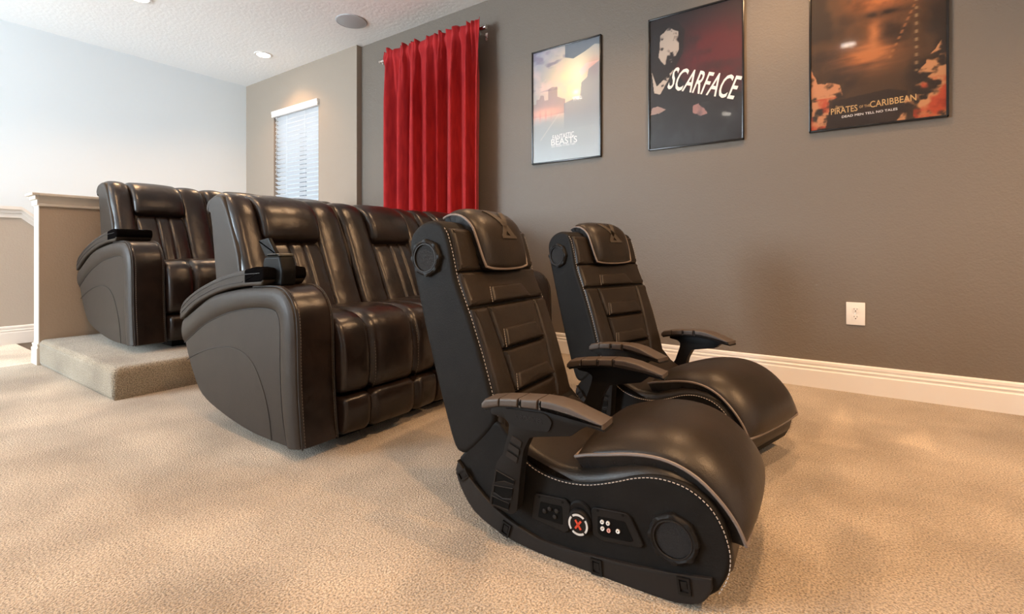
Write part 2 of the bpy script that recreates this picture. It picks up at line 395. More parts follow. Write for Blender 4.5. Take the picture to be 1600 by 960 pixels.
structure('ceiling', MB().box(XB-0.1, XF+0.1, YL-0.1, YR+0.12, CEIL, CEIL+0.1), M['ceiling_paint'])
# half wall behind the back row, with moulded cap and end post base
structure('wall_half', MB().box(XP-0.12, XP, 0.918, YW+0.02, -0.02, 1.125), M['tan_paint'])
cp = [(-0.158, 0.085), (0.038, 0.085), (0.042, 0.078), (0.042, 0.068), (0.030, 0.062), (0.022, 0.045), (0.012, 0.022), (0.008, 0.012), (0.016, 0.008), (0.016, -0.004),
      (0.0, -0.008), (-0.12, -0.008), (-0.136, -0.004), (-0.136, 0.008), (-0.128, 0.012), (-0.132, 0.022), (-0.142, 0.045), (-0.150, 0.062), (-0.162, 0.068), (-0.162, 0.078)]
R = []
for y, e in ((0.918, 0), (0.905, 0.0), ):
    pass
capm = MB()
def cap_ring(y, s): # s scales the overhang
    out = []
    for x, z in cp:
        out.append((XP+(x if -0.12 <= x <= 0 else (x*s if x > 0 else -0.12+(x+0.12)*s)), y, 1.125+z))
    return out
capm.rings([cap_ring(0.912, 1), cap_ring(YW, 1)])
M['shaded_trim'] = new_mat('warm greige trim paint', (0.60, 0.54, 0.47), 0.4, 0.4)  # white trim darkened and warmed, shade and lamp warmth put into the colour
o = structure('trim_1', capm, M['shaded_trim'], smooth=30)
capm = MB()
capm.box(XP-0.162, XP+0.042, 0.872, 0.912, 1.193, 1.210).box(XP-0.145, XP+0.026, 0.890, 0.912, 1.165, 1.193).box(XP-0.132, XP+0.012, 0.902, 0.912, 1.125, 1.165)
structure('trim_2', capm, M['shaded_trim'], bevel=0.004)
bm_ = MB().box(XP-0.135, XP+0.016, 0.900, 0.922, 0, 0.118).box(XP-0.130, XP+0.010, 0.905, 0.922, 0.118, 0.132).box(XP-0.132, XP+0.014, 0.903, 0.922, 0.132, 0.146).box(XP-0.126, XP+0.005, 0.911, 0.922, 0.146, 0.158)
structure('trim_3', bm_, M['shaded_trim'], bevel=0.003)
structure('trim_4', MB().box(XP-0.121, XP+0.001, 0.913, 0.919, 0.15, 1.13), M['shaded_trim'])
# stair half wall beyond the landing, cap level and then sloping down with the stairs
XH = -5.93; zt = 1.165; yb = 1.045; sl = -0.86
hw = MB()
prof_ = [(YL, -1.2), (3.2, -1.2), (3.2, zt-0.045+sl*(3.2-yb)), (yb, zt-0.045), (YL, zt-0.045)]
hw.rings([[(XH, y, z) for y, z in prof_], [(XH-0.12, y, z) for y, z in prof_]])
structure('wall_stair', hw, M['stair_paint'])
hc = MB()
for (dx, z0, z1) in ((0.035, -0.006, 0.022), (0.020, -0.035, -0.006), (0.010, -0.075, -0.035)):
    pr = [(YL, zt+z0), (yb, zt+z0), (3.2, zt+z0+sl*(3.2-yb)), (3.2, zt+z1+sl*(3.2-yb)), (yb, zt+z1), (YL, zt+z1)]
    hc.rings([[(XH+dx, y, z) for y, z in pr], [(XH-0.12-dx, y, z) for y, z in pr]])
structure('trim_5', hc, M['trim_paint'], bevel=0.002)
# baseboards
def baseboard(name, a, b, nrm):
    """stepped moulding from a to b (x,y), nrm = direction into the room"""
    pr = [(0, 0), (0.016, 0), (0.016, 0.098), (0.0125, 0.104), (0.0125, 0.112), (0.0145, 0.114), (0.0145, 0.120), (0.010, 0.125), (0.010, 0.133), (0.012, 0.136), (0.011, 0.150), (0.006, 0.156), (0, 0.157)]
    R = [[(p[0]+nrm[0]*d, p[1]+nrm[1]*d, z) for d, z in pr] for p in (a, b)]
    structure(name, MB().rings(R), M['trim_paint'], smooth=25)
baseboard('baseboard_right', (XJ, YR), (XF, YR), (0, -1))
baseboard('baseboard_stair', (XH, YL), (XH, 1.30), (1, 0))
baseboard('baseboard_front', (XF, YL), (XF, YR), (-1, 0))
# ------------------------------------------------------------------ window and blind
wf = MB()
fy0, fy1 = YW+0.085, YW+0.13
for x0, x1, z0, z1 in ((WX0, WX0+0.045, WZ0, WZ1), (WX1-0.045, WX1, WZ0, WZ1), (WX0, WX1, WZ0, WZ0+0.05), (WX0, WX1, WZ1-0.05, WZ1)):
    wf.box(x0, x1, fy0, fy1, z0, z1)
win = obj('window_1', wf, M['trim_paint'], None, 0, kind='structure', bevel=0.003)
obj('mullion', MB().box(-5.50, -5.42, fy0, fy1, WZ0+0.04, WZ1-0.04), new_mat('grey window mullion', (0.30, 0.34, 0.40), 0.5), win, 0)
obj('pane', MB().box(WX0+0.045, -5.50, fy0+0.02, fy0+0.026, WZ0+0.05, WZ1-0.05), M['glass'], win, 0)
obj('pane', MB().box(-5.42, WX1-0.045, fy0+0.02, fy0+0.026, WZ0+0.05, WZ1-0.05), M['glass'], win, 0)
obj('window_sill', MB().box(WX0-0.03, WX1+0.03, YW-0.03, YW+0.1, WZ0-0.03, WZ0), M['trim_paint'], win, 0, bevel=0.004)
bl = thing('window_blind', 'white horizontal slat blind in the window behind the back row', 'blind', (0, 0, 0))
vp = [(YW-0.022, 2.475), (YW-0.026, 2.487), (YW-0.022, 2.50), (YW-0.028, 2.515), (YW-0.030, 2.545), (YW+0.01, 2.545), (YW+0.01, 2.475)]
obj('valance', MB().rings([[(WX0-0.01, y, z) for y, z in vp], [(WX1+0.012, y, z) for y, z in vp]]), M['trim_paint'], bl, 25)
smesh = None; pitch = 0.0535; zs = 2.465; k = 0
while zs-k*pitch > WZ0+0.06:
    z = zs-k*pitch
    if smesh is None:
        pr = [(-0.021, 0.0150), (-0.010, 0.0085), (0, 0.001), (0.010, -0.0065), (0.021, -0.015), (0.021, -0.012), (0, 0.004), (-0.021, 0.018)]
        so = obj('slat', MB().rings([[(WX0+0.008, y, q) for y, q in pr], [(WX1-0.008, y, q) for y, q in pr]]), M['blind'], bl, 40); smesh = so.data
    else:
        so = bpy.data.objects.new('slat', smesh); C.objects.link(so); so.parent = bl
    so.location = (0, YW+0.035, z-0.012); k += 1
obj('bottom_rail', MB().box(WX0+0.008, WX1-0.008, YW+0.015, YW+0.055, WZ0+0.01, WZ0+0.03), M['blind'], bl, 0, bevel=0.003)
obj('wand', MB().tube([(WX0+0.09, YW-0.012, 2.47), (WX0+0.09, YW-0.012, 1.75)], 0.006, 6), new_mat('grey wand', (0.35, 0.38, 0.40), 0.4), bl)
for x in (WX0+0.28, WX1-0.28):
    obj('ladder_cord', MB().tube([(x, YW+0.006, 2.47), (x, YW+0.006, WZ0+0.02)], 0.0018, 5), M['blind'], bl)
# ------------------------------------------------------------------ ceiling fixtures
LL = ['round white downlight by the window corner, lit', 'round white downlight at the top left edge of the ceiling, lit', 'round white downlight over the middle of the room',
      'round white downlight above the viewpoint', 'round white downlight near the grey wall above the third poster', 'round white downlight near the grey wall beside the curtain',
      'round white downlight at the screen end of the room', 'round white downlight behind the viewpoint', 'round white downlight above the stair landing']
for (x, y, pw), lab in zip(LAMPS, LL):
    t = thing('ceiling_downlight', lab, 'downlight', (x, y, CEIL), 0, 'recessed ceiling downlights')
    obj('trim_ring', lathe([(0.067, -0.004), (0.072, -0.009), (0.090, -0.007), (0.094, -0.001), (0.094, 0.0), (0.067, 0.0)], (0, 0, 0), 'z', 40), M['trim_paint'], t, 40)
    obj('lens', lathe([(0.0005, -0.0045), (0.067, -0.004), (0.067, -0.001), (0.0005, -0.001)], (0, 0, 0), 'z', 32), M['lamp'], t, 40)
    l = bpy.data.lights.new('downlight_beam', 'SPOT'); l.energy = pw*1.0; l.color = WARM; l.spot_size = math.radians(132); l.spot_blend = 0.65; l.shadow_soft_size = 0.055
    lo = bpy.data.objects.new('downlight_beam', l); lo.location = (x, y, CEIL-0.03); C.objects.link(lo)
t = thing('ceiling_speaker', 'large round pale grey flush speaker in the ceiling near the curtain', 'speaker', (-3.90, 2.94, CEIL))
obj('grille', lathe([(0.0005, -0.010), (0.125, -0.010), (0.134, -0.008), (0.134, 0), (0.0005, 0)], (0, 0, 0), 'z', 48), M['speaker_grille'], t, 50)
obj('rim', lathe([(0.134, -0.010), (0.143, -0.007), (0.145, 0), (0.134, 0)], (0, 0, 0), 'z', 48), M['speaker_grille'], t, 50)
# ------------------------------------------------------------------ outlet
t = thing('wall_outlet', 'white duplex power outlet low on the grey wall', 'outlet', (0.035, YR, 0.447))
obj('cover_plate', MB().box(-0.044, 0.044, -0.007, 0, -0.064, 0.064), M['white_plastic'], t, 30, bevel=0.003)
for dz in (0.0215, -0.0215):
    rc = rounded([(-0.017, dz-0.014), (0.017, dz-0.014), (0.017, dz+0.014), (-0.017, dz+0.014)], 0.009, 4)
    q = obj('receptacle', MB().rings([[(p[0], -0.0065, p[1]) for p in rc], [(p[0], -0.0095, p[1]) for p in rc]]), M['white_plastic'], t, 30)
    sl_ = MB().box(-0.0075, -0.0055, -0.0102, -0.009, dz+0.001, dz+0.009).box(0.0055, 0.0075, -0.0102, -0.009, dz+0.001, dz+0.009)
    obj('slot', sl_.add(*(lambda m_: (m_.v, m_.f))(lathe([(0.0005, -0.0102), (0.003, -0.0102), (0.003, -0.009), (0.0005, -0.009)], (0, 0, dz-0.006), 'y', 10))), M['slot_dark'], q, 0)
obj('screw', lathe([(0.0005, -0.009), (0.003, -0.008), (0.003, -0.006)], (0, 0, 0), 'y', 10), M['chrome'], t)
# ------------------------------------------------------------------ curtain and rod
RY = YR-0.12
t = thing('curtain_rod', 'brushed metal curtain rod on the grey wall carrying the red curtain', 'curtain rod', (0, 0, 0))
obj('rod', MB().tube([(-3.85, RY, 2.70), (-2.56, RY, 2.70)], 0.0125, 12), M['chrome'], t)
obj('end_cap', MB().tube([(-2.575, RY, 2.70), (-2.573, RY, 2.70), (-2.515, RY, 2.70), (-2.513, RY, 2.70)], [0.012, 0.019, 0.019, 0.016], 16), M['chrome'], t)
obj('end_cap', MB().tube([(-3.85, RY, 2.70), (-3.865, RY, 2.70)], [0.016, 0.014], 16), M['chrome'], t)
for x in (-2.60, -3.825):
    obj('bracket', MB().tube([(x, YR, 2.675), (x, RY+0.005, 2.675), (x, RY, 2.688)], 0.006, 8).box(x-0.012, x+0.012, YR-0.006, YR, 2.64, 2.71), M['chrome'], t)
def curtain():
    x0, x1, zt_, zb = -3.77, -2.55, 2.765, 0.06
    nu, nz = 260, 70; V = []; 
    folds = [(0.00, 0.0)]
    ph = np.zeros(nu); 
    u = np.linspace(0, 1, nu)
    warp = u+0.018*np.sin(2*PI*u*3.1+0.6)+0.012*np.sin(2*PI*u*7.3+1.9)
    for j in range(nz):
        s = j/(nz-1); z = zt_+(zb-zt_)*(s**1.25)
        d = zt_-z
        g = min(1, d/0.5)
        base = 0.056*np.sin(2*PI*warp*7.6+0.7*np.sin(3*u*PI)+0.25*math.sin(1.3*z))*(0.45+0.55*g)
        fine = (1-g)*(0.017*np.sin(2*PI*warp*19+1.0)+0.010*np.sin(2*PI*warp*31+2.0))
        sec = g*0.010*np.sin(2*PI*warp*16.4+1.2+0.5*z)
        pinch = math.exp(-((z-2.70)/0.05)**2)
        y = (base+fine+sec)*(1-0.62*pinch)
        spread = 1+0.012*g
        xx = x0+(x1-x0)*(0.5+(u-0.5)*spread)+0.012*np.cos(2*PI*warp*8.2)*g
        zz = z+(0.012*np.sin(2*PI*warp*13+0.5) if j == 0 else 0)+(-0.03*u*0 )
        yy = RY-0.034+y-0.008*pinch
        V += [(float(a), float(b), float(c)) for a, b, c in zip(xx, np.minimum(yy, YR-0.02), zz+0*u)]
    F = []
    for j in range(nz-1):
        for i in range(nu-1):
            a = j*nu+i; F.append((a, a+1, a+nu+1, a+nu))
    mb = MB().add(V, F)
    o = obj('curtain', mb, M['curtain'], None, 70, recalc=False)
    md = o.modifiers.new('thickness', 'SOLIDIFY'); md.thickness = 0.004
    o['label'] = 'floor length red curtain gathered on the metal rod against the grey wall'; o['category'] = 'curtain'
    return o
curtain()
# ------------------------------------------------------------------ posters
def srgb(c): c = np.clip(np.array(c, float), 0, 1); return np.where(c <= 0.04045, c/12.92, ((c+0.055)/1.055)**2.4)
def vnoise(X, Y, s, seed):
    r = np.random.default_rng(seed); G = r.random((64, 64)); x = X*s; y = Y*s; xi = np.floor(x).astype(int); yi = np.floor(y).astype(int)
    fx = x-xi; fy = y-yi; fx = fx*fx*(3-2*fx); fy = fy*fy*(3-2*fy)
    g = lambda a, b: G[a % 64, b % 64]
    return (g(xi, yi)*(1-fx)+g(xi+1, yi)*fx)*(1-fy)+(g(xi, yi+1)*(1-fx)+g(xi+1, yi+1)*fx)*fy
def fbm(X, Y, s, seed, o=4): return sum(vnoise(X, Y, s*2**k, seed+k)*0.5**k for k in range(o))/sum(0.5**k for k in range(o))
def mixc(A, col, m): m = np.clip(m, 0, 1)[..., None]; return A*(1-m)+np.array(col)*m
def inpoly(X, Y, P):
    ins = np.zeros(X.shape, bool); n = len(P)
    for i in range(n):
        x1, y1 = P[i]; x2, y2 = P[(i+1) % n]
        c = ((y1 > Y) != (y2 > Y)) & (X < (x2-x1)*(Y-y1)/((y2-y1) if abs(y2-y1) > 1e-9 else 1e-9)+x1); ins ^= c
    return ins
def blob(X, Y, cx, cy, rx, ry, a=0, p=1.0):
    c, s = math.cos(a), math.sin(a); u = ((X-cx)*c+(Y-cy)*s)/rx; v_ = (-(X-cx)*s+(Y-cy)*c)/ry
    return np.exp(-(u*u+v_*v_)**p)
# art coordinates: X 0..1 left to right, Y 0..1.5 bottom to top
def art_dawn(X, Y):
    n = fbm(X, Y, 5, 1); A = np.zeros(X.shape+(3,))+np.array([0.60, 0.61, 0.63])
    A = mixc(A, (0.56, 0.58, 0.66), np.clip((Y-0.8)*1.6, 0, 1)*(1-X)*1.2)
    A = mixc(A, (0.98, 0.86, 0.66), 1.15*blob(X, Y, 0.60, 1.0, 0.42, 0.42))
    A = mixc(A, (1.0, 0.93, 0.80), 0.9*blob(X, Y, 0.70, 1.10, 0.18, 0.25))
    A = mixc(A, (0.93, 0.78, 0.74), (n-0.45)*2.2*(Y > 0.5)*blob(X, Y, 0.25, 0.95, 0.5, 0.6))
    A = mixc(A, (0.45, 0.42, 0.50), np.clip((fbm(X*1, Y*2.4, 4, 9)-0.55)*5, 0, 0.6)*(Y > 0.95)*(X < 0.55))
    A = mixc(A, (0.38, 0.42, 0.47), inpoly(X, Y, [(0.5, 1.5), (0.5, 1.34), (0.62, 1.30), (0.8, 1.36), (0.93, 1.42), (1, 1.40), (1, 1.5)])*0.85)
    A = mixc(A, (1.0, 0.88, 0.84), inpoly(X, Y, [(0.7, 1.12), (0.97, 1.33), (0.80, 1.20), (0.98, 1.20), (0.74, 1.05)])*0.8)
    A = mixc(A, (0.82, 0.58, 0.52), blob(X, Y, 0.93, 1.12, 0.12, 0.13)*0.8)
    sky = [(0, 0.70), (0, 0.80), (0.05, 0.80), (0.05, 0.86), (0.10, 0.86), (0.12, 0.91), (0.17, 0.90), (0.18, 0.83), (0.24, 0.83), (0.24, 0.97), (0.30, 0.99), (0.38, 0.98), (0.38, 0.85), (0.44, 0.82), (0.5, 0.80), (0.5, 0.62), (0, 0.62)]
    A = mixc(A, (0.58, 0.50, 0.50), inpoly(X, Y, sky)*0.62)
    A = mixc(A, (0.93, 0.68, 0.60), blob(X, Y, 0.22, 0.66, 0.26, 0.07)*1.0)
    A = mixc(A, (0.80, 0.55, 0.52), (np.sin(X*70) > 0.5)*blob(X, Y, 0.15, 0.62, 0.16, 0.07)*0.5)
    wall = [(0.48, 0.40), (0.48, 0.74), (0.72, 0.80), (0.74, 0.97), (0.82, 1.02), (0.84, 1.12), (1, 1.20), (1, 0.4)]
    A = mixc(A, (0.55, 0.56, 0.58), inpoly(X, Y, wall)*0.72)
    A = mixc(A, (0.62, 0.65, 0.66), np.clip((0.62-Y)*4, 0, 1)*0.9)
    A = mixc(A, (0.80, 0.76, 0.72), np.exp(-((X-0.12-(Y-0.30)*0.9)/0.008)**2)*((Y > 0.3) & (Y < 0.62))*0.6)
    A = mixc(A, (1.0, 0.97, 0.9), blob(X, Y, 0.66, 0.86, 0.05, 0.035))
    return A
def art_red(X, Y):
    n = fbm(X, Y, 6, 21); A = np.zeros(X.shape+(3,))+np.array([0.155, 0.15, 0.16])
    A = mixc(A, (0.40, 0.12, 0.15), np.clip(1.2*blob(X, Y, 0.75, 0.95, 0.50, 0.42), 0, 0.95))
    A = mixc(A, (0.16, 0.13, 0.14), np.clip((n-0.5)*2.0, 0, 0.5)*(Y > 0.7))
    A = mixc(A, (0.14, 0.13, 0.14), inpoly(X, Y, [(0, 1.42), (0.3, 1.44), (0.40, 1.30), (0.38, 1.05), (0.28, 0.88), (0.5, 0.55), (1, 0.5), (1, 0), (0, 0)])*0.93)
    pale = (0.86, 0.80, 0.74)
    n2 = fbm(X, Y, 14, 5)
    # plain torn-paper patches in place of the figure
    A = mixc(A, pale, inpoly(X+0.03*(n-0.5), Y+0.04*(n2-0.5), [(0.12, 1.30), (0.22, 1.37), (0.33, 1.30), (0.34, 1.10), (0.28, 0.97), (0.17, 0.95), (0.10, 1.06)])*np.clip((n2-0.34)*7, 0, 1)*0.95)
    A = mixc(A, pale, inpoly(X, Y, [(0.02, 0.90), (0.08, 0.72), (0.28, 0.88), (0.12, 0.62), (0.05, 0.65)])*np.clip((n2-0.25)*7, 0, 1))
    A = mixc(A, (0.72, 0.60, 0.56), inpoly(X+0.04*(n2-0.5), Y+0.04*(n-0.5), [(0.0, 0.40), (0.02, 0.47), (0.10, 0.48), (0.18, 0.44), (0.10, 0.40)]))
    A = mixc(A, (0.70, 0.52, 0.50), inpoly(X+0.05*(n2-0.5), Y+0.05*(n-0.5), [(0.48, 0.36), (0.50, 0.43), (0.56, 0.44), (0.64, 0.32), (0.58, 0.30)]))
    A = mixc(A, (0.24, 0.25, 0.27), np.clip((fbm(X, Y*0.5, 8, 77)-0.52)*3, 0, 0.5)*(Y < 0.45))
    return A
def art_gold(X, Y):
    n = fbm(X, Y, 5, 31); n2 = fbm(X, Y*1.3, 13, 41); st = fbm(X*0.45+0.2*np.sin(Y*5), Y*2.6, 9, 51)
    A = np.zeros(X.shape+(3,))+np.array([0.17, 0.11, 0.06])
    A = mixc(A, (0.36, 0.24, 0.13), np.clip((n-0.42)*3, 0, 0.75))
    A = mixc(A, (0.82, 0.47, 0.24), np.clip(1.15*blob(X, Y, 0.56, 1.22, 0.28, 0.26)*(0.45+0.9*n2), 0, 1))
    A = mixc(A, (0.80, 0.48, 0.26), np.clip(1.2*blob(X, Y, 0.45, 0.64, 0.24, 0.13, -0.15)*(0.2+1.3*st), 0, 1))
    A = mixc(A, (0.82, 0.50, 0.28), np.clip(blob(X, Y, 0.50, 0.82, 0.055, 0.20)*(0.5+0.7*n2), 0, 1))
    A = mixc(A, (0.12, 0.07, 0.04), np.clip(blob(X, Y, 0.56, 1.0, 0.20, 0.035)*1.0, 0, 1)*np.clip(n2*1.8-0.2, 0, 1))
    A = mixc(A, (0.70, 0.45, 0.25), (np.sin(Y*120) > 0)*np.exp(-((X-0.66-0.16*(Y-0.7)/0.4)/0.012)**2)*((Y > 0.55) & (Y < 1.2))*0.8)
    A = mixc(A, (0.75, 0.62, 0.45), (np.sin(Y*90+1) > 0.3)*np.exp(-((X-0.80)/0.013)**2)*((Y > 0.42) & (Y < 1.1))*0.7)
    sc1 = inpoly(X+0.05*(n-0.5), Y+0.08*(n2-0.5), [(0, 0.0), (0, 0.62), (0.06, 0.46), (0.24, 0.42), (0.26, 0.30), (0.16, 0.26), (0.12, 0.0)])
    A = mixc(A, (0.86, 0.58, 0.40), sc1*np.clip((n2-0.36)*6, 0, 1))
    A = mixc(A, (0.78, 0.26, 0.12), sc1*np.clip((fbm(X, Y, 9, 66)-0.52)*7, 0, 1)*0.8*(Y < 0.3))
    sc2 = inpoly(X+0.05*(n-0.5), Y+0.08*(n2-0.5), [(0.66, 0.0), (0.80, 0.40), (1.0, 0.72), (1.0, 0.0)])
    A = mixc(A, (0.84, 0.58, 0.38), sc2*np.clip((n2-0.42)*6, 0, 1))
    A = mixc(A, (0.76, 0.24, 0.10), sc2*np.clip((fbm(X, Y, 7, 99)-0.50)*7, 0, 1)*(Y < 0.36)*(X > 0.78)*0.85)
    A = mixc(A, (0.16, 0.10, 0.06), inpoly(X, Y, [(0.14, 0.0), (0.18, 0.26), (0.6, 0.30), (0.74, 0.26), (0.70, 0.06), (0.66, 0.0)])*0.75)
    return A
def text_obj(name, body, size, mat, parent, loc, rot=0.0, shear=0.0, sx=1.0, thick=0.0006, align='CENTER', rx=PI/2, rz=0.0, weight=0.0, label=None, tw=0):
    cu = bpy.data.curves.new(name, 'FONT'); cu.body = body; cu.size = size; cu.align_x = align; cu.align_y = 'CENTER'
    cu.shear = shear; cu.extrude = thick; cu.offset = weight; cu.resolution_u = 3
    tmp = bpy.data.objects.new(name, cu); C.objects.link(tmp)
    me = bpy.data.meshes.new_from_object(tmp.evaluated_get(bpy.context.evaluated_depsgraph_get()))
    bpy.data.objects.remove(tmp)
    me.name = name; me.materials.clear(); me.materials.append(mat)
    if tw:
        xs_ = [v_.co.x for v_ in me.vertices]; sx = tw/(max(xs_)-min(xs_))
    T = Matrix.Translation(loc) @ Matrix.Rotation(rz, 4, 'Z') @ Matrix.Rotation(rx, 4, 'X') @ Matrix.Rotation(rot, 4, 'Z') @ Matrix.Diagonal((sx, 1, 1, 1))
    me.transform(T); o = bpy.data.objects.new(name, me); C.objects.link(o); o.parent = parent
    if label: o['label'] = label
    return o
def poster(x0, x1, z0, z1, art, label, texts, tone=1.0):
    cx = (x0+x1)/2; cz = (z0+z1)/2; w = x1-x0; h = z1-z0
    t = thing('framed_poster', label, 'poster', (cx, YR, cz), 0)
    NX, NZ = 170, 255
    X, Z = np.meshgrid(np.linspace(0, 1, NX), np.linspace(0, 1.5, NZ))
    col = srgb(art(X, Z)*tone); v = np.stack([(X.ravel()-0.5)*(w-0.02), np.full(X.size, -0.012), (Z.ravel()/1.5-0.5)*(h-0.02)], 1)
    i = np.arange((NX-1)*(NZ-1)); r = i//(NX-1); c = i % (NX-1); a = r*NX+c
    f = np.stack([a, a+1, a+NX+1, a+NX], 1)
    me = bpy.data.meshes.new('print'); me.from_pydata(v.tolist(), [], f.tolist()); me.update()
    at = me.color_attributes.new('ink', 'FLOAT_COLOR', 'POINT')
    at.data.foreach_set('color', np.concatenate([col.reshape(-1, 3), np.ones((col.size//3, 1))], 1).ravel().astype(np.float32))
    me.materials.append(M['print']); p = bpy.data.objects.new('print', me); C.objects.link(p); p.parent = t
    obj('backing_board', MB().box(-w/2+0.004, w/2-0.004, -0.0115, -0.001, -h/2+0.004, h/2-0.004), M['frame_black'], t, 0)
    fw = 0.011; fd = -0.022
    for nm, b in (('frame_rail', (-w/2, w/2, fd, 0, -h/2, -h/2+fw)), ('frame_rail', (-w/2, w/2, fd, 0, h/2-fw, h/2)), ('frame_stile', (-w/2, -w/2+fw, fd, 0, -h/2, h/2)), ('frame_stile', (w/2-fw, w/2, fd, 0, -h/2, h/2))):
        obj(nm, MB().box(*b), M['frame_black'], t, 30, bevel=0.003)
    obj('glazing', MB().box(-w/2+0.006, w/2-0.006, -0.0165, -0.0150, -h/2+0.006, h/2-0.006), M['glass'], t, 0)
    for (body, size, mat, px, pz, rot, shear, sx, wt) in texts:
        text_obj('lettering', body, size, mat, p, ((px-0.5)*w, -0.0126, (pz/1.5-0.5)*h), rot, shear, 1, 0.0003, weight=wt, tw=sx)
    return t
M['ink_white'] = new_mat('pale ink', (0.80, 0.76, 0.72), 0.6)
M['ink_grey'] = new_mat('soft white ink', (0.72, 0.72, 0.70), 0.6)
M['ink_gold'] = new_mat('gold ink', (0.50, 0.30, 0.11), 0.6)
poster(-2.125, -1.515, 1.507, 2.423, art_dawn, 'framed poster of a hazy dawn city sky, nearest the red curtain',
       [('FANTASTIC', 0.052, M['ink_grey'], 0.47, 0.325, 0.04, 0, 0.19, 0.0006), ('BEASTS', 0.070, M['ink_grey'], 0.48, 0.258, 0, 0, 0.23, 0.0006),
        ('AND WHERE TO FIND THEM', 0.020, M['ink_grey'], 0.47, 0.205, 0, 0, 0.21, 0)])
poster(-1.155, -0.540, 1.508, 2.427, art_red, 'framed dark red and black poster with slanted white capital lettering, middle of the three',
       [('SCARFACE', 0.21, M['ink_white'], 0.585, 0.655, -0.34, 0.12, 0.455, 0.0018)], 0.80)
poster(-0.190, 0.430, 1.499, 2.425, art_gold, 'framed brown and orange poster with gold lettering, rightmost of the three',
       [('Disney', 0.020, M['ink_gold'], 0.24, 0.212, 0.02, 0, 0.035, 0), ('PIRATES', 0.050, M['ink_gold'], 0.275, 0.175, 0.03, 0, 0.125, 0.0004),
        ('OF THE', 0.020, M['ink_gold'], 0.43, 0.185, 0.03, 0, 0.05, 0), ('CARIBBEAN', 0.050, M['ink_gold'], 0.63, 0.195, 0.03, 0, 0.20, 0.0004),
        ('DEAD MEN TELL NO TALES', 0.018, M['ink_white'], 0.46, 0.118, 0.02, 0, 0.25, 0)], 0.82)

# ------------------------------------------------------------------ reclining sofa
def flatband(O, I, y, h, sgn, n=8):
    R = []
    for k in range(n+1):
        t = k/n; hh = h*math.sin(PI*t)**0.55 if 0 < t < 1 else 0
        R.append([((1-t)*o[0]+t*i[0], y+sgn*hh, (1-t)*o[1]+t*i[1]) for o, i in zip(O, I)])
    mb = MB(); m = len(O)
    v = [p for r in R for p in r]; f = [(a*m+j, a*m+j+1, (a+1)*m+j+1, (a+1)*m+j) for a in range(n) for j in range(m-1)]
    return mb.add(v, f)
ARM_TOP = [(-1.000, 0.470), (-0.90, 0.515), (-0.706, 0.597), (-0.502, 0.635), (-0.353, 0.652), (-0.216, 0.660), (-0.140, 0.655), (-0.085, 0.628), (-0.045, 0.575), (-0.030, 0.50), (-0.026, 0.38), (-0.020, 0.25), (-0.006, 0.12), (0.004, 0.050)]
ARM_BOT = [(-0.02, 0.040), (-0.178, 0.037), (-0.364, 0.040), (-0.60, 0.070), (-0.80, 0.122), (-0.90, 0.215), (-0.965, 0.315), (-1.003, 0.400)]
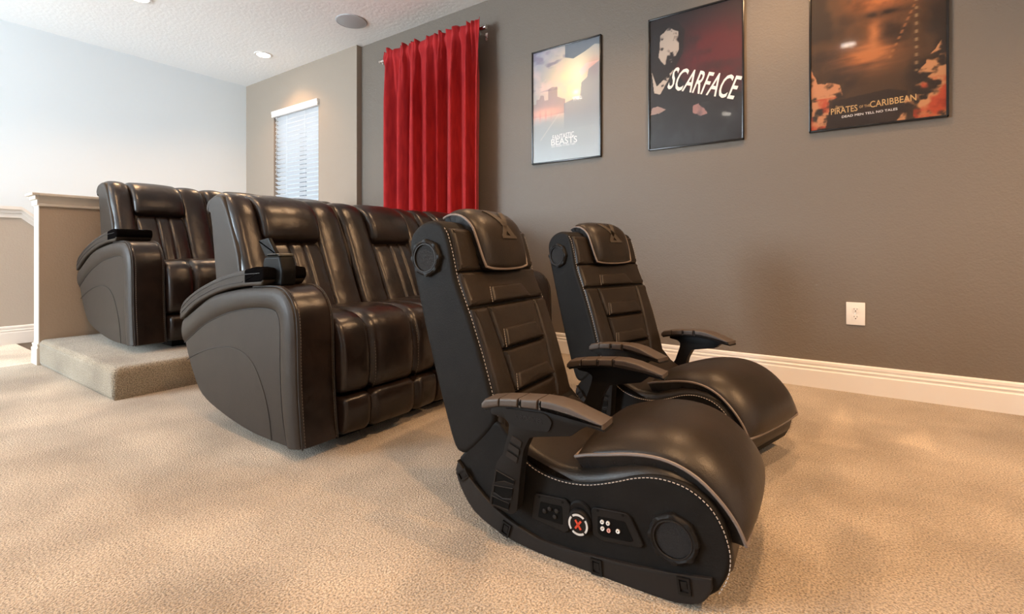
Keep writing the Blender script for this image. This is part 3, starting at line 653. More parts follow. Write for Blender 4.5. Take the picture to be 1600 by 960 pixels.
def make_arm(root, y_out, y_in, with_tray=False):
    sg = -1 if y_out < y_in else 1          # outward direction
    P = np.concatenate([crom(ARM_TOP, 4, False), crom(ARM_BOT, 4, False)])
    lo, hi = min(y_out, y_in), max(y_out, y_in)
    ins = 0.014
    o = obj('arm_body', prism(P, lo+(ins if sg < 0 else 0), hi-(ins if sg > 0 else 0), 0.022, 5, ny=4), M['sofa_leather'], root, 50)
    yo = y_out-sg*0.013
    # outer vinyl face with raised border and inset field
    Pi = offset(P, 0.004)
    obj('side_panel', MB().rings([[(p[0], yo-sg*0.004, p[1]) for p in Pi], [(p[0], yo+sg*0.004, p[1]) for p in offset(P, 0.008)]]), M['sofa_vinyl'], root, 40, 'matte grey brown side panel')
    Otop = resample(offset(P, 0.006)[:len(crom(ARM_TOP, 4, False))], 0.02)
    seam = crom([(-0.985, 0.352), (-0.90, 0.398), (-0.772, 0.460), (-0.62, 0.510), (-0.49, 0.541), (-0.36, 0.560), (-0.26, 0.568), (-0.185, 0.566), (-0.150, 0.548), (-0.136, 0.50), (-0.134, 0.40), (-0.130, 0.28), (-0.118, 0.17), (-0.095, 0.08), (-0.080, 0.045)], 4, False)
    n = 60
    def rs(Q): 
        Q = np.array(Q); d = np.r_[0, np.cumsum(np.linalg.norm(np.diff(Q, axis=0), axis=1))]; t = np.linspace(0, d[-1], n)
        return np.stack([np.interp(t, d, Q[:, k]) for k in (0, 1)], 1)
    O, I = rs(Otop), rs(seam)
    obj('side_border', flatband(O, I, yo+sg*0.002, 0.015, sg), M['sofa_vinyl'], root, 60, 'padded vinyl border')
    obj('seam_welt', MB().tube([(p[0], yo+sg*0.005, p[1]) for p in seam], 0.0022, 6), M['sofa_seam'], root)
    arc = crom([(-0.955, 0.272), (-0.90, 0.296), (-0.772, 0.338), (-0.65, 0.366), (-0.54, 0.379), (-0.438, 0.373), (-0.36, 0.345), (-0.30, 0.295), (-0.246, 0.215), (-0.212, 0.13), (-0.195, 0.045)], 5, False)
    obj('seam_welt', MB().tube([(p[0], yo+sg*0.005, p[1]) for p in arc], 0.0022, 6), M['sofa_seam'], root)
    # top-stitched edges of the front strip
    edge = [(p[0], 0, p[1]) for p in crom(ARM_TOP[4:], 4, False)]
    for yy in (y_out-sg*0.030, y_in+sg*0.012):
        off = offset(np.array([(p[0], p[2]) for p in edge]+[(-0.4, 0.2)]), -0.001)[:-1]
        stitches([(q[0], yy, q[1]) for q in off], root, M['stitch'], 0.007, 0.005, 0.0011)
        obj('edge_welt', MB().tube([(q[0]-0.001, yy+sg*0.012*(1 if yy == y_out-sg*0.030 else -0.6), q[1]-0.001) for q in off], 0.0035, 6), M['sofa_seam'], root)
    # raised arm pad
    top = crom([(-1.012, 0.500), (-0.985, 0.548), (-0.90, 0.592), (-0.779, 0.637), (-0.594, 0.688), (-0.438, 0.716), (-0.353, 0.727), (-0.255, 0.731), (-0.235, 0.716)], 4, False)
    bot = crom([(-0.235, 0.690), (-0.25, 0.672), (-0.377, 0.664), (-0.528, 0.645), (-0.706, 0.604), (-0.855, 0.551), (-0.975, 0.487), (-1.008, 0.475)], 4, False)
    bot = bot-np.array([0, 0.010])
    def evn(Q, n=26):
        d = np.r_[0, np.cumsum(np.linalg.norm(np.diff(Q, axis=0), axis=1))]; t_ = np.linspace(0, d[-1], n)
        return np.stack([np.interp(t_, d, Q[:, k]) for k in (0, 1)], 1)
    PP = np.concatenate([evn(top), evn(bot)])
    pad = obj('arm_pad', prism(PP, lo-0.004, hi+0.004, 0.009, 4, ny=4, strip=True), M['sofa_vinyl'] if True else None, root, 50)
    mid = [(a[0], a[1]) for a in crom([(-0.985, 0.525), (-0.90, 0.573), (-0.779, 0.620), (-0.594, 0.670), (-0.438, 0.698), (-0.26, 0.712)], 4, False)]
    obj('welt', MB().tube([(q[0], y_out+sg*0.0045, q[1]) for q in mid], 0.002, 6), M['sofa_seam'], pad)
    mid2 = [(a[0], a[1]) for a in crom([(-0.990, 0.500), (-0.90, 0.548), (-0.779, 0.594), (-0.594, 0.645), (-0.40, 0.672)], 4, False)]
    obj('welt', MB().tube([(q[0], y_out+sg*0.0045, q[1]) for q in mid2], 0.002, 6), M['sofa_seam'], pad)
    sl = prism(rounded([(-0.385, 0.724), (-0.385, 0.664), (-0.245, 0.674), (-0.225, 0.695), (-0.232, 0.732), (-0.30, 0.737)], 0.01, 3), lo-0.006, hi+0.006, 0.010, 3)
    obj('pad_sleeve', sl, M['velour'], pad, 40, 'black textured sleeve at the front of the arm pad')
    if with_tray:
        yc = lo+0.075
        post = obj('tray_bracket', prism(rounded([(-0.315, 0.66), (-0.190, 0.66), (-0.182, 0.72), (-0.205, 0.782), (-0.320, 0.778), (-0.335, 0.75)], 0.012, 4), yc-0.030, yc+0.035, 0.010, 3), M['tray_plastic'], root, 40, 'black tray bracket clipped on the arm')
        obj('bracket_cap', prism(rounded([(-0.300, 0.776), (-0.203, 0.780), (-0.206, 0.792), (-0.298, 0.789)], 0.004, 2), yc-0.031, yc+0.036, 0.006, 3), new_mat('grey glossy cap', (0.06, 0.06, 0.052), 0.3), post, 40)
        obj('tray_flap', prism(rounded([(-0.402, 0.846), (-0.322, 0.858), (-0.262, 0.790), (-0.345, 0.776)], 0.006, 2), yc-0.012, yc+0.006, 0.004, 2), M['tray_plastic'], root, 40, 'tilted black flap above the tray bracket')

def seat_unit(root, y0, y1, bl, br):
    wd = y1-y0
    SP = crom([(-0.60, 0.40), (-0.56, 0.505), (-0.45, 0.532), (-0.30, 0.546), (-0.16, 0.550), (-0.06, 0.538), (0.000, 0.498), (0.030, 0.42), (0.038, 0.33), (0.034, 0.26), (0.012, 0.218), (-0.06, 0.205), (-0.30, 0.22), (-0.55, 0.28)], 4)
    g = [(y0+bl, 0.020, 0.030), (y1-br, 0.020, 0.030)]
    s = obj('seat_cushion', prism(SP, y0+0.003, y1-0.003, 0.022, 5, crown=0.010, grooves=g, ny=8), M['sofa_leather'], root, 60)
    for gy in (y0+bl, y1-br):
        pth = offset(crom([(-0.52, 0.515), (-0.45, 0.532), (-0.30, 0.546), (-0.16, 0.550), (-0.06, 0.538), (0.0, 0.498), (0.03, 0.42), (0.038, 0.33), (0.034, 0.26), (0.012, 0.218)], 4, False), 0.0)
        stitches([(p[0]-0.006, gy+0.017, p[1]-0.008) for p in pth], s, M['stitch'], 0.007, 0.006, 0.001)
    FP = crom([(-0.10, 0.205), (-0.02, 0.212), (0.030, 0.205), (0.046, 0.170), (0.044, 0.11), (0.030, 0.065), (-0.01, 0.045), (-0.10, 0.055)], 4)
    ft = obj('footrest', prism(FP, y0+0.006, y1-0.006, 0.018, 4, crown=0.006, grooves=g, ny=6), M['sofa_leather'], root, 60)
def back_unit(root, y0, y1, wl, wr):
    W = crom([(-0.48, 0.47), (-0.525, 0.60), (-0.590, 0.75), (-0.655, 0.90), (-0.705, 1.00), (-0.765, 1.066), (-0.84, 1.092), (-0.93, 1.086), (-0.975, 1.045), (-0.965, 1.00), (-0.92, 0.98), (-0.87, 0.92), (-0.82, 0.70), (-0.78, 0.45), (-0.62, 0.40)], 4)
    a, b = y0+wl, y1-wr
    for u0, u1 in ((y0, a+0.012), (b-0.012, y1)):
        wg = obj('back_wing', prism(W, u0+0.002, u1, 0.034, 6, crown=0.016, ny=8), M['sofa_leather'], root, 70)
        # gathered pleats over the top edge
    H = crom([(-0.655, 0.838), (-0.628, 0.868), (-0.628, 0.915), (-0.655, 0.985), (-0.705, 1.045), (-0.775, 1.084), (-0.85, 1.096), (-0.93, 1.076), (-0.96, 1.02), (-0.93, 0.97), (-0.85, 0.90), (-0.80, 0.80), (-0.72, 0.775)], 4)
    obj('headrest', prism(H, a-0.004, b+0.004, 0.030, 6, crown=0.008, ny=10), M['sofa_leather'], root, 70)
    L = crom([(-0.475, 0.470), (-0.505, 0.58), (-0.560, 0.70), (-0.618, 0.81), (-0.670, 0.855), (-0.73, 0.83), (-0.70, 0.62), (-0.62, 0.44)], 4)
    c = (a+b)/2
    obj('lumbar_pad', prism(L, a-0.002, b+0.002, 0.028, 5, crown=0.012, grooves=[(c-0.028, 0.010, 0.016), (c+0.050, 0.010, 0.016)], ny=10), M['sofa_leather'], root, 70)
def make_sofa(label, loc, scale=1.0):
    root = thing('reclining_sofa', label, 'sofa', loc, 0, 'brown leather theatre sofas', scale)
    W = 1.95
    make_arm(root, 0.0, 0.178, True); make_arm(root, W, W-0.178)
    SH = crom([(-0.60, 0.36), (-0.617, 0.72), (-0.70, 0.92), (-0.775, 1.045), (-0.83, 1.075), (-0.92, 1.06), (-0.955, 1.02), (-0.935, 0.985), (-0.905, 0.97), (-0.855, 0.684), (-0.80, 0.36)], 4)
    obj('back_shell', prism(SH, 0.090, W-0.090, 0.012, 3), M['sofa_vinyl'], root, 40, 'grey brown vinyl rear shell of the backs')
    obj('base', MB().box(-0.62, -0.10, 0.24, W-0.24, 0.0, 0.16), M['black_plastic'], root, 0, 'black steel underframe')
    e = [0.178, 0.718, 1.300, W-0.178]
    for i in range(3): seat_unit(root, e[i], e[i+1], 0.145, 0.145)
    e2 = [0.095, 0.700, 1.325, W-0.060]
    for i, (wl, wr) in enumerate(((0.125, 0.175), (0.175, 0.150), (0.150, 0.125))): back_unit(root, e2[i], e2[i+1], wl, wr)
    return root
sofa = make_sofa('large dark brown leather recliner sofa on the floor in front of the carpeted platform', (-1.695, 1.038, 0.0))
s2 = dup(sofa); s2.location = (-3.55, 1.10, 0.175); s2.scale = (1.045,)*3
for ch_ in list(s2.children):
    if ch_.name.startswith('tray'):
        for g_ in list(ch_.children): bpy.data.objects.remove(g_)
        bpy.data.objects.remove(ch_)
s2['label'] = 'dark brown leather recliner sofa of the back row, standing on the carpeted platform'

# ------------------------------------------------------------------ gaming chairs
CW = 0.47
def make_chair(label, loc, rz):
    root = thing('gaming_chair', label, 'chair', loc, rz, 'black floor rocker gaming chairs')
    # back shell (side profile, leaning)
    BP = np.concatenate([crom([(-0.235, 0.205), (-0.262, 0.222), (-0.300, 0.320), (-0.355, 0.490), (-0.405, 0.660), (-0.436, 0.780), (-0.440, 0.835), (-0.415, 0.872), (-0.372, 0.892), (-0.330, 0.892), (-0.300, 0.872), (-0.282, 0.830)], 4, False),
                         crom([(-0.272, 0.790), (-0.254, 0.711), (-0.208, 0.611), (-0.163, 0.495), (-0.119, 0.357), (-0.120, 0.31), (-0.175, 0.245), (-0.215, 0.208)], 4, False)])
    back = obj('back_shell', prism(BP, 0.0, CW, 0.014, 4), M['chair_side'], root, 45, 'charcoal leather back with smooth sides')
    fz = [0.26, 0.30, 0.357, 0.495, 0.611, 0.711, 0.80, 0.86, 0.90]; fx = [-0.100, -0.105, -0.119, -0.163, -0.208, -0.254, -0.276, -0.296, -0.34]
    def sf(y, z, h):
        x = np.interp(z, fz, fx); nx, nz = 0.93, 0.36
        return (x+nx*h, y, z+nz*h)
    m = CW/2
    L = M['chair_leather']
    def pan(poly, h=0.014, r=0.016, base=0.0, name='back_panel'):
        return obj(name, panel(poly, sf, h, r, rc=0.007, base=base), L, root, 60)
    pan([(0.014, 0.738), (CW-0.014, 0.738), (CW-0.016, 0.870), (0.016, 0.870)], 0.016)
    pan([(0.012, 0.634), (CW-0.012, 0.634), (CW-0.014, 0.734), (0.014, 0.734)], 0.016)
    pan([(0.012, 0.285), (m-0.115, 0.285), (m-0.145, 0.628), (0.012, 0.628)], 0.016)
    pan([(CW-0.012, 0.285), (CW-0.012, 0.628), (m+0.145, 0.628), (m+0.115, 0.285)], 0.016)
    pan([(m-0.132, 0.500), (m+0.132, 0.500), (m+0.138, 0.560), (m+0.142, 0.628), (m-0.142, 0.628), (m-0.138, 0.560)], 0.016)
    pan([(m-0.122, 0.376), (m+0.122, 0.376), (m+0.131, 0.496), (m-0.131, 0.496)], 0.018)
    pan([(m-0.113, 0.285), (m+0.113, 0.285), (m+0.121, 0.372), (m-0.121, 0.372)], 0.020)
    for z0, z1, dw in ((0.636, 0.684, 0), (0.502, 0.556, 0.004), (0.378, 0.424, 0.004), (0.286, 0.320, 0.002)):
        pan([(m-0.116-dw, z0), (m+0.116+dw, z0), (m+0.082+dw, z1), (m-0.100-dw, z1)], 0.013, 0.008, 0.014, 'raised_pad')
        stitches([sf(m-0.118-dw, z0, 0.019), sf(m-0.102-dw, z1, 0.019)], root, M['thread'], 0.005, 0.002, 0.0009)
    edge = [sf(0.006, z, 0.004) for z in np.linspace(0.87, 0.33, 30)]
    stitches(edge, root, M['thread'], 0.006, 0.005, 0.0012)
    stitches([(a, CW-b, c) for a, b, c in edge], root, M['thread'], 0.006, 0.005, 0.0012)
    def puff(hw, hs, cy, cs, fn, hmax, edge, c=0.05, nu=26, nv=34, under=-0.03, bot_only=False):
        """padded rectangle as a grid: (y,s) centre (cy,cs), half sizes hw,hs in metres; returns mesh and outline"""
        def mp(u, v_):
            k = 1-c*(u*u*v_*v_)*(1 if (v_ > 0 or not bot_only) else 0.2); return cy+hw*u*k, cs+hs*v_*k
        us = np.sin(np.linspace(-1, 1, nu)*PI/2)*0.35+np.linspace(-1, 1, nu)*0.65; vs = np.sin(np.linspace(-1, 1, nv)*PI/2)*0.35+np.linspace(-1, 1, nv)*0.65
        V = []; F = []
        for v_ in vs:
            for u in us:
                y, q = mp(u, v_); d = min(hw*(1-abs(u)), hs*(1-abs(v_)))
                du, dv = hw*(1-abs(u)), hs*(1-abs(v_))
                a = 1-math.exp(-du/edge); b = 1-math.exp(-dv/edge)
                V.append(fn(y, q, hmax*a*b*1.1))
        for r_ in range(nv-1):
            for c_ in range(nu-1):
                k = r_*nu+c_; F.append((k, k+1, k+nu+1, k+nu))
        B = [(u, -1) for u in us[:-1]]+[(1, v_) for v_ in vs[:-1]]+[(u, 1) for u in us[::-1][:-1]]+[(-1, v_) for v_ in vs[::-1][:-1]]
        OL = np.array([mp(u, v_) for u, v_ in B])
        k = len(V); I_ = offset(OL, 0.012); V += [fn(p[0], p[1], under) for p in I_]
        idx = [c_ for c_ in range(nu-1)]+[r_*nu+nu-1 for r_ in range(nv-1)]+[(nv-1)*nu+c_ for c_ in range(nu-1, 0, -1)]+[r_*nu for r_ in range(nv-1, 0, -1)]
        n_ = len(idx); F += [(idx[i], idx[(i+1) % n_], k+(i+1) % n_, k+i) for i in range(n_)]; F.append(tuple(range(k, k+n_)))
        return MB().add(V, F), OL
    # headrest pillow draped over the top
    hc = crom([(-0.405, 0.905), (-0.360, 0.918), (-0.310, 0.910), (-0.272, 0.880), (-0.252, 0.835), (-0.236, 0.785), (-0.222, 0.742)], 6, False)
    ha, hb = m-0.140, m+0.140
    def hmap(y, s, h):
        i = s*(len(hc)-1); k = int(min(max(i, 0), len(hc)-2)); f_ = i-k; p = hc[k]*(1-f_)+hc[k+1]*f_; d = hc[k+1]-hc[k]; d /= np.linalg.norm(d)
        n = np.array([-d[1], d[0]]); n = -n if n[0] < 0 and n[1] < 0 else n
        return (p[0]+n[0]*h, y, p[1]+n[1]*h)
    HL = 0.26
    pm, ol = puff((hb-ha)/2, HL/2, m+0.006, HL/2, lambda y, q, h: hmap(y, q/HL, h), 0.026, 0.022, 0.10, 22, 24, -0.03)
    ol = np.array([(p[0], p[1]/HL) for p in ol]); cen = np.array([m+0.006, 0.5])
    hr = obj('headrest', pm, L, root, 70)
    obj('piping', MB().tube([hmap(p[0], p[1], 0.001) for p in ol], 0.0042, 7, close=True), M['piping'], hr)
    # pleated side gusset
    gm = MB(); G1 = []; G2 = []
    for i, p in enumerate(ol):
        wv = 0.006*math.sin(i*1.9)
        q = cen+(p-cen)*0.965
        G1.append(hmap(p[0], p[1], -0.003)); 
        G2.append(hmap(q[0]+wv*0.5, q[1], -0.040))
    q_ = len(G1); mid_ = [tuple(np.array(a)*0.5+np.array(b)*0.5+np.array([0, 0.006*math.sin(i*1.9)*(1 if a[1] > m else -1), 0])) for i, (a, b) in enumerate(zip(G1, G2))]
    gm.rings([G1, mid_, G2], cap=False)
    obj('pleated_gusset', gm, M['pleat'], hr, 30)
    # emblem: a broad X with a bar
    def emb(poly):
        a0, a1, a2, a3 = [np.array(q, float) for q in poly]; q = MB(); n = 8; R = []
        for k in range(n+1):
            l_ = a0+(a3-a0)*k/n; r_ = a1+(a2-a1)*k/n
            f_ = lambda p, h: hmap(m+0.010+p[0]*1.05, 0.24+p[1]*0.80, h)
            R.append([f_(l_, 0.020), f_(r_, 0.020), f_(r_, 0.0315), f_(l_, 0.0315)])
        return q.rings(R)
    e = MB()
    for poly in ([(-0.056, 0.14), (-0.026, 0.14), (0.044, 0.50), (0.014, 0.50)], [(0.056, 0.14), (0.030, 0.14), (-0.034, 0.50), (-0.012, 0.50)], [(-0.034, 0.50), (0.050, 0.50), (0.050, 0.54), (-0.034, 0.54)]):
        q = emb(poly); e.add(q.v, q.f)
    obj('emblem', e, M['emblem'], hr, 0, 'embroidered X emblem')
    # round side speakers near the top
    def ring_speaker(x, z, y, sg, R_, parent):
        s = obj('speaker', lathe([(0.0005, sg*0.006), (R_*0.70, sg*0.007), (R_*0.74, sg*0.004), (R_*0.74, -sg*0.004), (0.0005, -sg*0.004)], (x, y, z), 'y', 40), M['mesh_cloth'], parent, 40, 'round black speaker with ribbed rim')
        rm = MB(); n = 48; rr = []
        for k in range(n):
            a = 2*PI*k/n; bump = 0.045*R_*(1 if (k % 6) in (0, 1) else 0)
            ro = R_*0.96+bump; hh = 0.012 if (k % 6) in (0, 1) else 0.009
            c_, s_ = math.cos(a), math.sin(a)
            rr.append([(x+c_*r_, y+sg*h_, z+s_*r_) for r_, h_ in ((R_*0.72, 0.003), (R_*0.76, 0.011), (R_*0.84, 0.013), (ro*0.97, hh), (ro, 0.004), (ro, -0.004), (R_*0.72, -0.004))])
        rm.rings(rr, close=True)
        obj('speaker_rim', rm, M['black_plastic'], s, 35)
        obj('inner_ring', MB().tube([(x+math.cos(2*PI*k/32)*R_*0.735, y+sg*0.0105, z+math.sin(2*PI*k/32)*R_*0.735) for k in range(32)], 0.0022, 6, close=True), M['trim_plastic'], s)
    ring_speaker(-0.365, 0.780, -0.002, -1, 0.058, root); ring_speaker(-0.365, 0.780, CW+0.002, 1, 0.058, root)
    # seat body
    top = crom([(-0.245, 0.190), (-0.205, 0.235), (-0.160, 0.285), (-0.115, 0.320), (-0.075, 0.290), (-0.030, 0.245), (0.010, 0.222), (0.060, 0.211), (0.110, 0.210), (0.167, 0.219), (0.233, 0.243), (0.281, 0.264), (0.326, 0.276), (0.370, 0.277), (0.412, 0.267), (0.452, 0.240), (0.478, 0.200), (0.492, 0.150), (0.488, 0.100), (0.468, 0.055)], 3, False)
    bot = crom([(0.440, 0.028), (0.39, 0.008), (0.30, 0.004), (0.13, 0.004), (0.02, 0.006), (-0.08, 0.018), (-0.178, 0.055), (-0.228, 0.115), (-0.245, 0.160)], 3, False)
    SPf = np.concatenate([top, bot])
    body = obj('seat_body', prism(SPf, 0.004, CW-0.004, 0.008, 3), M['chair_side'], root, 45, 'black leather rocker base')
    st = top[12:]
    for yy in (0.003, CW-0.003):
        stitches([(p[0], yy, p[1]-0.006) for p in st], body, M['thread'], 0.006, 0.004, 0.0012)
    top2 = [(-0.16, 0.24), (-0.115, 0.30), (-0.06, 0.285), (0.0, 0.255), (0.06, 0.238), (0.12, 0.236), (0.18, 0.248), (0.24, 0.270), (0.30, 0.288), (0.36, 0.290), (0.408, 0.275), (0.450, 0.243), (0.480, 0.198), (0.494, 0.150), (0.494, 0.095), (0.46, 0.07)]
    SC = np.concatenate([crom(top2, 3, False), np.array([(0.40, 0.10), (0.2, 0.10), (0.0, 0.10), (-0.15, 0.15)])])
    obj('seat_cushion', prism(SC, 0.008, CW-0.008, 0.030, 6, ny=6), L, root, 60)
    # calf cushion with piping
    k0, k1 = 0.020, CW-0.020
    cc = crom([(0.112, 0.262), (0.150, 0.276), (0.205, 0.290), (0.262, 0.304), (0.320, 0.311), (0.374, 0.305), (0.424, 0.283), (0.470, 0.243), (0.503, 0.198), (0.522, 0.152)], 5, False)
    def cmap(y, s, h):
        i = s*(len(cc)-1); k = int(min(max(i, 0), len(cc)-2)); f_ = i-k; p = cc[k]*(1-f_)+cc[k+1]*f_; d = cc[k+1]-cc[k]; d /= np.linalg.norm(d)
        n = np.array([-d[1], d[0]]); return (p[0]+n[0]*h, y, p[1]+n[1]*h)
    AL = 0.47
    o4 = rounded([(k0*1.0, 0.0), (k1, 0.0), (k1, AL), (k0, AL)], [0.045, 0.045, 0.03, 0.03], 6)
    dens = []
    for i in range(len(o4)):
        a, b = o4[i], o4[(i+1) % len(o4)]; n = max(1, int(np.linalg.norm(b-a)/0.012))
        for k in range(n): dens.append(a+(b-a)*k/n)
    o4 = np.array(dens); cen = np.array([m, AL/2])
    def cm(p, h): return cmap(p[0], p[1]/AL, h)
    fn_c = lambda y, q, h: cmap(y, q/AL, h)
    pm, o4 = puff((k1-k0)/2, AL/2, m, AL/2, fn_c, 0.050, 0.045, 0.045)
    R = None
    cc_o = obj('calf_cushion', pm, L, root, 70)
    obj('piping', MB().tube([cm(p, 0.001) for p in o4], 0.0042, 7, close=True), M['piping'], cc_o)
    gm = MB(); G = []
    for f_ in (0, 0.5, 1.0):
        row = []
        for i, p in enumerate(o4):
            q = offset(o4, 0.012*f_)[i] if f_ else p
            wv = (0.004*math.sin(i*2.1) if f_ == 0.5 else 0)
            q = q+(q-cen)/np.linalg.norm(q-cen)*wv
            row.append(cm(q, -0.003-0.040*f_))
        G.append(row)
    gm.rings(G, cap=False)
    obj('pleated_gusset', gm, M['pleat'], cc_o, 30)
    # rocker strip
    tp = crom([(-0.243, 0.186), (-0.205, 0.150), (-0.112, 0.082), (0.0, 0.044), (0.078, 0.037), (0.205, 0.046), (0.305, 0.057), (0.385, 0.070), (0.456, 0.084)], 3, False)
    bt = crom([(0.458, 0.064), (0.440, 0.028), (0.400, 0.008), (0.330, 0.0), (0.13, 0.0), (0.02, 0.001), (-0.085, 0.014), (-0.183, 0.052), (-0.235, 0.112), (-0.252, 0.158)], 3, False)
    RP = np.concatenate([tp, bt])
    rk = obj('rocker_strip', prism(RP, -0.006, CW+0.006, 0.004, 2), M['trim_plastic'], root, 40, 'curved charcoal plastic rocker strip')
    obj('strip_lip', MB().tube([(p[0], -0.007, p[1]) for p in tp], 0.0022, 6), M['trim_plastic'], rk)
    for cx, cz, an in ((-0.222, 0.150, -0.95), (-0.075, 0.036, -0.30), (0.190, 0.022, 0.06), (0.398, 0.050, 0.14)):
        for yy, sg in ((-0.006, -1), (CW+0.006, 1)):
            cl = MB(); ca, sa = math.cos(an), math.sin(an)
            def rb(a0, a1, b0, b1, h0, h1):
                v = []
                for a in (a0, a1):
                    for h in (h0, h1):
                        for b in (b0, b1): v.append((cx+a*ca-b*sa, yy+sg*h, cz+a*sa+b*ca))
                cl.add(v, [(0, 1, 3, 2), (4, 6, 7, 5), (0, 4, 5, 1), (2, 3, 7, 6), (0, 2, 6, 4), (1, 5, 7, 3)])
            rb(-0.014, -0.009, -0.019, 0.019, -0.002, 0.005); rb(0.009, 0.014, -0.019, 0.019, -0.002, 0.005); rb(-0.009, 0.009, 0.0145, 0.019, -0.002, 0.005); rb(-0.009, 0.009, -0.019, -0.013, -0.002, 0.005); rb(-0.007, 0.007, -0.006, 0.010, -0.002, 0.003)
            obj('clip', cl, M['black_plastic'], rk, 0)
    # armrests, one each side
    for sg, y_face in ((-1, 0.0), (1, CW)):
        def Yv(d): return y_face+sg*d           # d = distance outward from the chair side
        PT = [(-0.119, 0.388), (-0.106, 0.403), (-0.059, 0.413), (0.002, 0.421), (0.060, 0.427), (0.099, 0.428), (0.141, 0.422), (0.225, 0.398), (0.232, 0.384), (0.169, 0.390), (0.128, 0.400), (0.060, 0.402), (0.002, 0.398), (-0.064, 0.390), (-0.108, 0.377)]
        # pad in segments separated by grooves
        arm = None
        def clipx(P, a, b):
            xs = np.array([p[0] for p in P[:8]]); zs = np.array([p[1] for p in P[:8]]); xb = np.array([p[0] for p in P[8:]][::-1]); zb = np.array([p[1] for p in P[8:]][::-1])
            X = [a]+[x for x in xs if a < x < b]+[b]
            up = [(x, float(np.interp(x, xs, zs))) for x in X]; lo_ = [(x, float(np.interp(x, xb, zb))) for x in X[::-1]]
            return up+lo_
        brk = [(-0.090, 0.380), (-0.088, 0.366), (-0.046, 0.362), (-0.030, 0.350), (-0.034, 0.325), (-0.054, 0.264), (-0.078, 0.231), (-0.108, 0.111), (-0.037, 0.100), (-0.018, 0.116), (-0.002, 0.227), (0.010, 0.286), (0.030, 0.325), (0.050, 0.331), (0.146, 0.352), (0.172, 0.374), (0.200, 0.392), (0.100, 0.405), (-0.05, 0.395)]
        # plate: leans from the side at the bottom out to the pad
        def lean(p): 
            t = min(1, max(0, (p[1]-0.10)/0.24)); return 0.010+0.022*t
        BR = rounded(brk, 0.006, 2)
        ya = [(p[0], Yv(lean(p)), p[1]) for p in BR]; yb_ = [(p[0], Yv(lean(p)+0.030), p[1]) for p in BR]
        arm = obj('armrest', MB().rings([ya, yb_]), M['black_plastic'], root, 30, 'black plastic armrest bracket', bevel=0.002)
        pr_ = rounded([(-0.050, 0.378), (-0.030, 0.352), (0.02, 0.343), (0.09, 0.352), (0.10, 0.38), (0.08, 0.398), (-0.04, 0.392)], 0.01, 3)
        obj('side_plate', MB().rings([[(p[0], Yv(0.055), p[1]) for p in pr_], [(p[0], Yv(0.0665), p[1]) for p in offset(pr_, 0.002)]]), M['black_plastic'], arm, 30)
        cuts = [-0.119, -0.060, -0.002, 0.056, 0.232]
        for a, b in zip(cuts[:-1], cuts[1:]):
            obj('arm_pad', prism(clipx(PT, a+0.0015, b-0.0015), min(Yv(0.0), Yv(0.066)), max(Yv(0.0), Yv(0.066)), 0.006, 3), M['pad_plastic'], arm, 30, 'brown grey arm pad segment')
        obj('arm_core', prism([(q[0], q[1]-0.006) for q in PT], min(Yv(0.004), Yv(0.062)), max(Yv(0.004), Yv(0.062)), 0.003, 2), M['black_plastic'], arm, 30)
        # slots and recessed windows on the strut
        ys_ = Yv(0.0)
        for q in ([(-0.020, 0.322), (0.008, 0.310), (0.004, 0.294), (-0.028, 0.305)], [(-0.030, 0.300), (0.000, 0.288), (-0.003, 0.271), (-0.036, 0.283)], [(-0.038, 0.278), (-0.006, 0.265), (-0.010, 0.250), (-0.044, 0.261)]):
            L0 = [(p[0], Yv(lean(p)+0.031), p[1]) for p in q]; L1 = [(p[0], Yv(lean(p)+0.0335), p[1]) for p in offset(np.array(q), 0.001)]
            obj('rib', MB().rings([L0, L1]), M['trim_plastic'], arm, 0)
        for q in ([(-0.076, 0.214), (-0.020, 0.200), (-0.024, 0.188), (-0.052, 0.190), (-0.082, 0.180)], [(-0.086, 0.170), (-0.027, 0.176), (-0.033, 0.146), (-0.060, 0.140), (-0.088, 0.150)], [(-0.094, 0.138), (-0.040, 0.132), (-0.044, 0.112), (-0.096, 0.114)]):
            L0 = [(p[0], Yv(lean(p)+0.028), p[1]) for p in q]; L1 = [(p[0], Yv(lean(p)+0.0315), p[1]) for p in offset(np.array(q), 0.001)]
            obj('strut_opening', MB().rings([L0, L1]), M['slot_dark'], arm, 0, 'dark opening in the strut')
            rim = [(p[0], Yv(lean(p)+0.032), p[1]) for p in q]
            obj('opening_rim', MB().tube(rim, 0.0016, 5, close=True), M['trim_plastic'], arm, 30)
        obj('pivot', lathe([(0.0005, sg*0.034), (0.006, sg*0.034), (0.008, sg*0.031), (0.008, sg*0.02)], (-0.050, ys_+sg*0.012, 0.160), 'y', 12), M['trim_plastic'], arm)
        if sg < 0:
            text_obj('lettering', 'X ROCKER', 0.017, M['trim_plastic'], arm, (0.030, Yv(0.0667), 0.375), thick=0.0005)
    # control panel on the camera side
    Yc = 0.004
    def plate(poly, h, mat, name, parent, rc=0.006, lab=None, h0=-0.002, b=0.0015):
        P_ = rounded(poly, rc, 3)
        return obj(name, MB().rings([[(p[0], Yc-h0, p[1]) for p in P_], [(p[0], Yc-h+0.002, p[1]) for p in P_], [(p[0], Yc-h, p[1]) for p in offset(P_, 0.002)]]), mat, parent, 30, lab)
    cpn = plate([(0.004, 0.086), (0.012, 0.150), (0.020, 0.156), (0.105, 0.163), (0.118, 0.150), (0.114, 0.084), (0.100, 0.076)], 0.008, M['black_plastic'], 'control_panel', root, lab='black panel of sockets and controls on the seat side')
    plate([(0.022, 0.094), (0.030, 0.140), (0.096, 0.145), (0.099, 0.094)], 0.0085, M['slot_dark'], 'socket_recess', cpn)
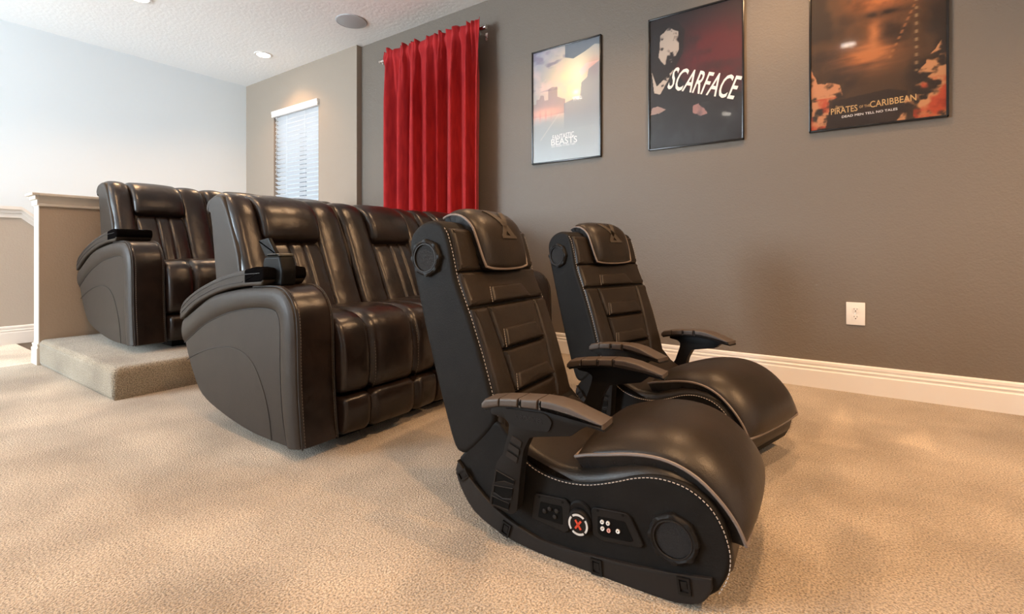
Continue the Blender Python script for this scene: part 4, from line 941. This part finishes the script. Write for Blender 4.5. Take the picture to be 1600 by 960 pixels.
    for x, z in ((0.045, 0.118), (0.075, 0.112), (0.080, 0.128), (0.060, 0.128)):
        obj('knob', lathe([(0.0005, -0.013), (0.0055, -0.012), (0.0065, -0.008)], (x, Yc, z), 'y', 14), M['trim_plastic'], cpn)
    for x, z in ((0.028, 0.150), (0.096, 0.154), (0.192, 0.160), (0.256, 0.166)):
        obj('screw_hole', lathe([(0.0005, -0.0088), (0.0032, -0.0088), (0.0032, -0.006)], (x, Yc, z), 'y', 12), M['slot_dark'], cpn)
    plate([(0.178, 0.096), (0.174, 0.156), (0.180, 0.164), (0.262, 0.172), (0.274, 0.166), (0.306, 0.108), (0.300, 0.100), (0.200, 0.086)], 0.008, M['black_plastic'], 'socket_plate', cpn)
    plate([(0.190, 0.104), (0.190, 0.148), (0.262, 0.154), (0.284, 0.112), (0.276, 0.106), (0.205, 0.098)], 0.0085, M['slot_dark'], 'socket_recess', cpn)
    dial = obj('dial', lathe([(0.0005, -0.016), (0.028, -0.016), (0.031, -0.013), (0.033, -0.002)], (0.143, Yc, 0.117), 'y', 36), M['black_plastic'], cpn, 40)
    obj('dial', lathe([(0.012, -0.0), (0.026, -0.004), (0.030, -0.004), (0.034, 0.0)], (0.143, Yc-0.002, 0.134), 'y', 32), M['black_plastic'], cpn, 40)
    dd = MB()
    for k in range(4):
        a0 = k*PI/2+0.12+PI/4; a1 = a0+PI/2-0.24; rr = []
        for j in range(9):
            a = a0+(a1-a0)*j/8; rr.append([(0.143+math.cos(a)*r_, Yc-h_, 0.114+math.sin(a)*r_) for r_, h_ in ((0.0215, 0.0158), (0.0215, 0.0172), (0.0265, 0.0172), (0.0265, 0.0158))])
        dd.rings(rr)
    obj('dial_ring', dd, M['silver_print'], cpn, 30, 'silver ring of the dial')
    xx = MB()
    for s_ in (1, -1):
        a = 0.95*s_; c_, q_ = math.cos(a), math.sin(a); pts = [(-0.013, -0.0026), (0.013, -0.0026), (0.013, 0.0026), (-0.013, 0.0026)]
        P2 = [(0.143+u*c_-v_*q_, 0.114+u*q_+v_*c_) for u, v_ in pts]
        xx.rings([[(p[0], Yc-0.0158, p[1]) for p in P2], [(p[0], Yc-0.0175, p[1]) for p in P2]])
    obj('dial_mark', xx, M['red_print'], cpn, 0, 'small red X')
    for x, z, mt in ((0.204, 0.136, 'jack_white'), (0.219, 0.137, 'jack_white'), (0.205, 0.120, 'jack_white'), (0.221, 0.120, 'jack_red'), (0.244, 0.125, 'jack_white')):
        j = obj('jack', lathe([(0.0022, -0.0085), (0.0022, -0.0120), (0.0048, -0.0120), (0.0050, -0.0085)], (x, Yc, z), 'y', 14), M[mt], cpn)
    ring_speaker(0.373, 0.145, 0.002, -1, 0.058, root)
    return root
def place(px, py, yaw): return (px, py, 0.0), math.radians(yaw)
l1, r1 = place(-0.700, 1.100, 3.0)
ch = make_chair('black floor rocker chair nearest the viewpoint, its round dial and sockets in view', l1, r1)
ch2 = dup(ch); l2, r2 = place(-0.786, 1.934, -16.0); ch2.location = l2; ch2.rotation_euler = (0, 0, r2)
ch2['label'] = 'black floor rocker chair near the grey wall, behind the nearer rocker chair'
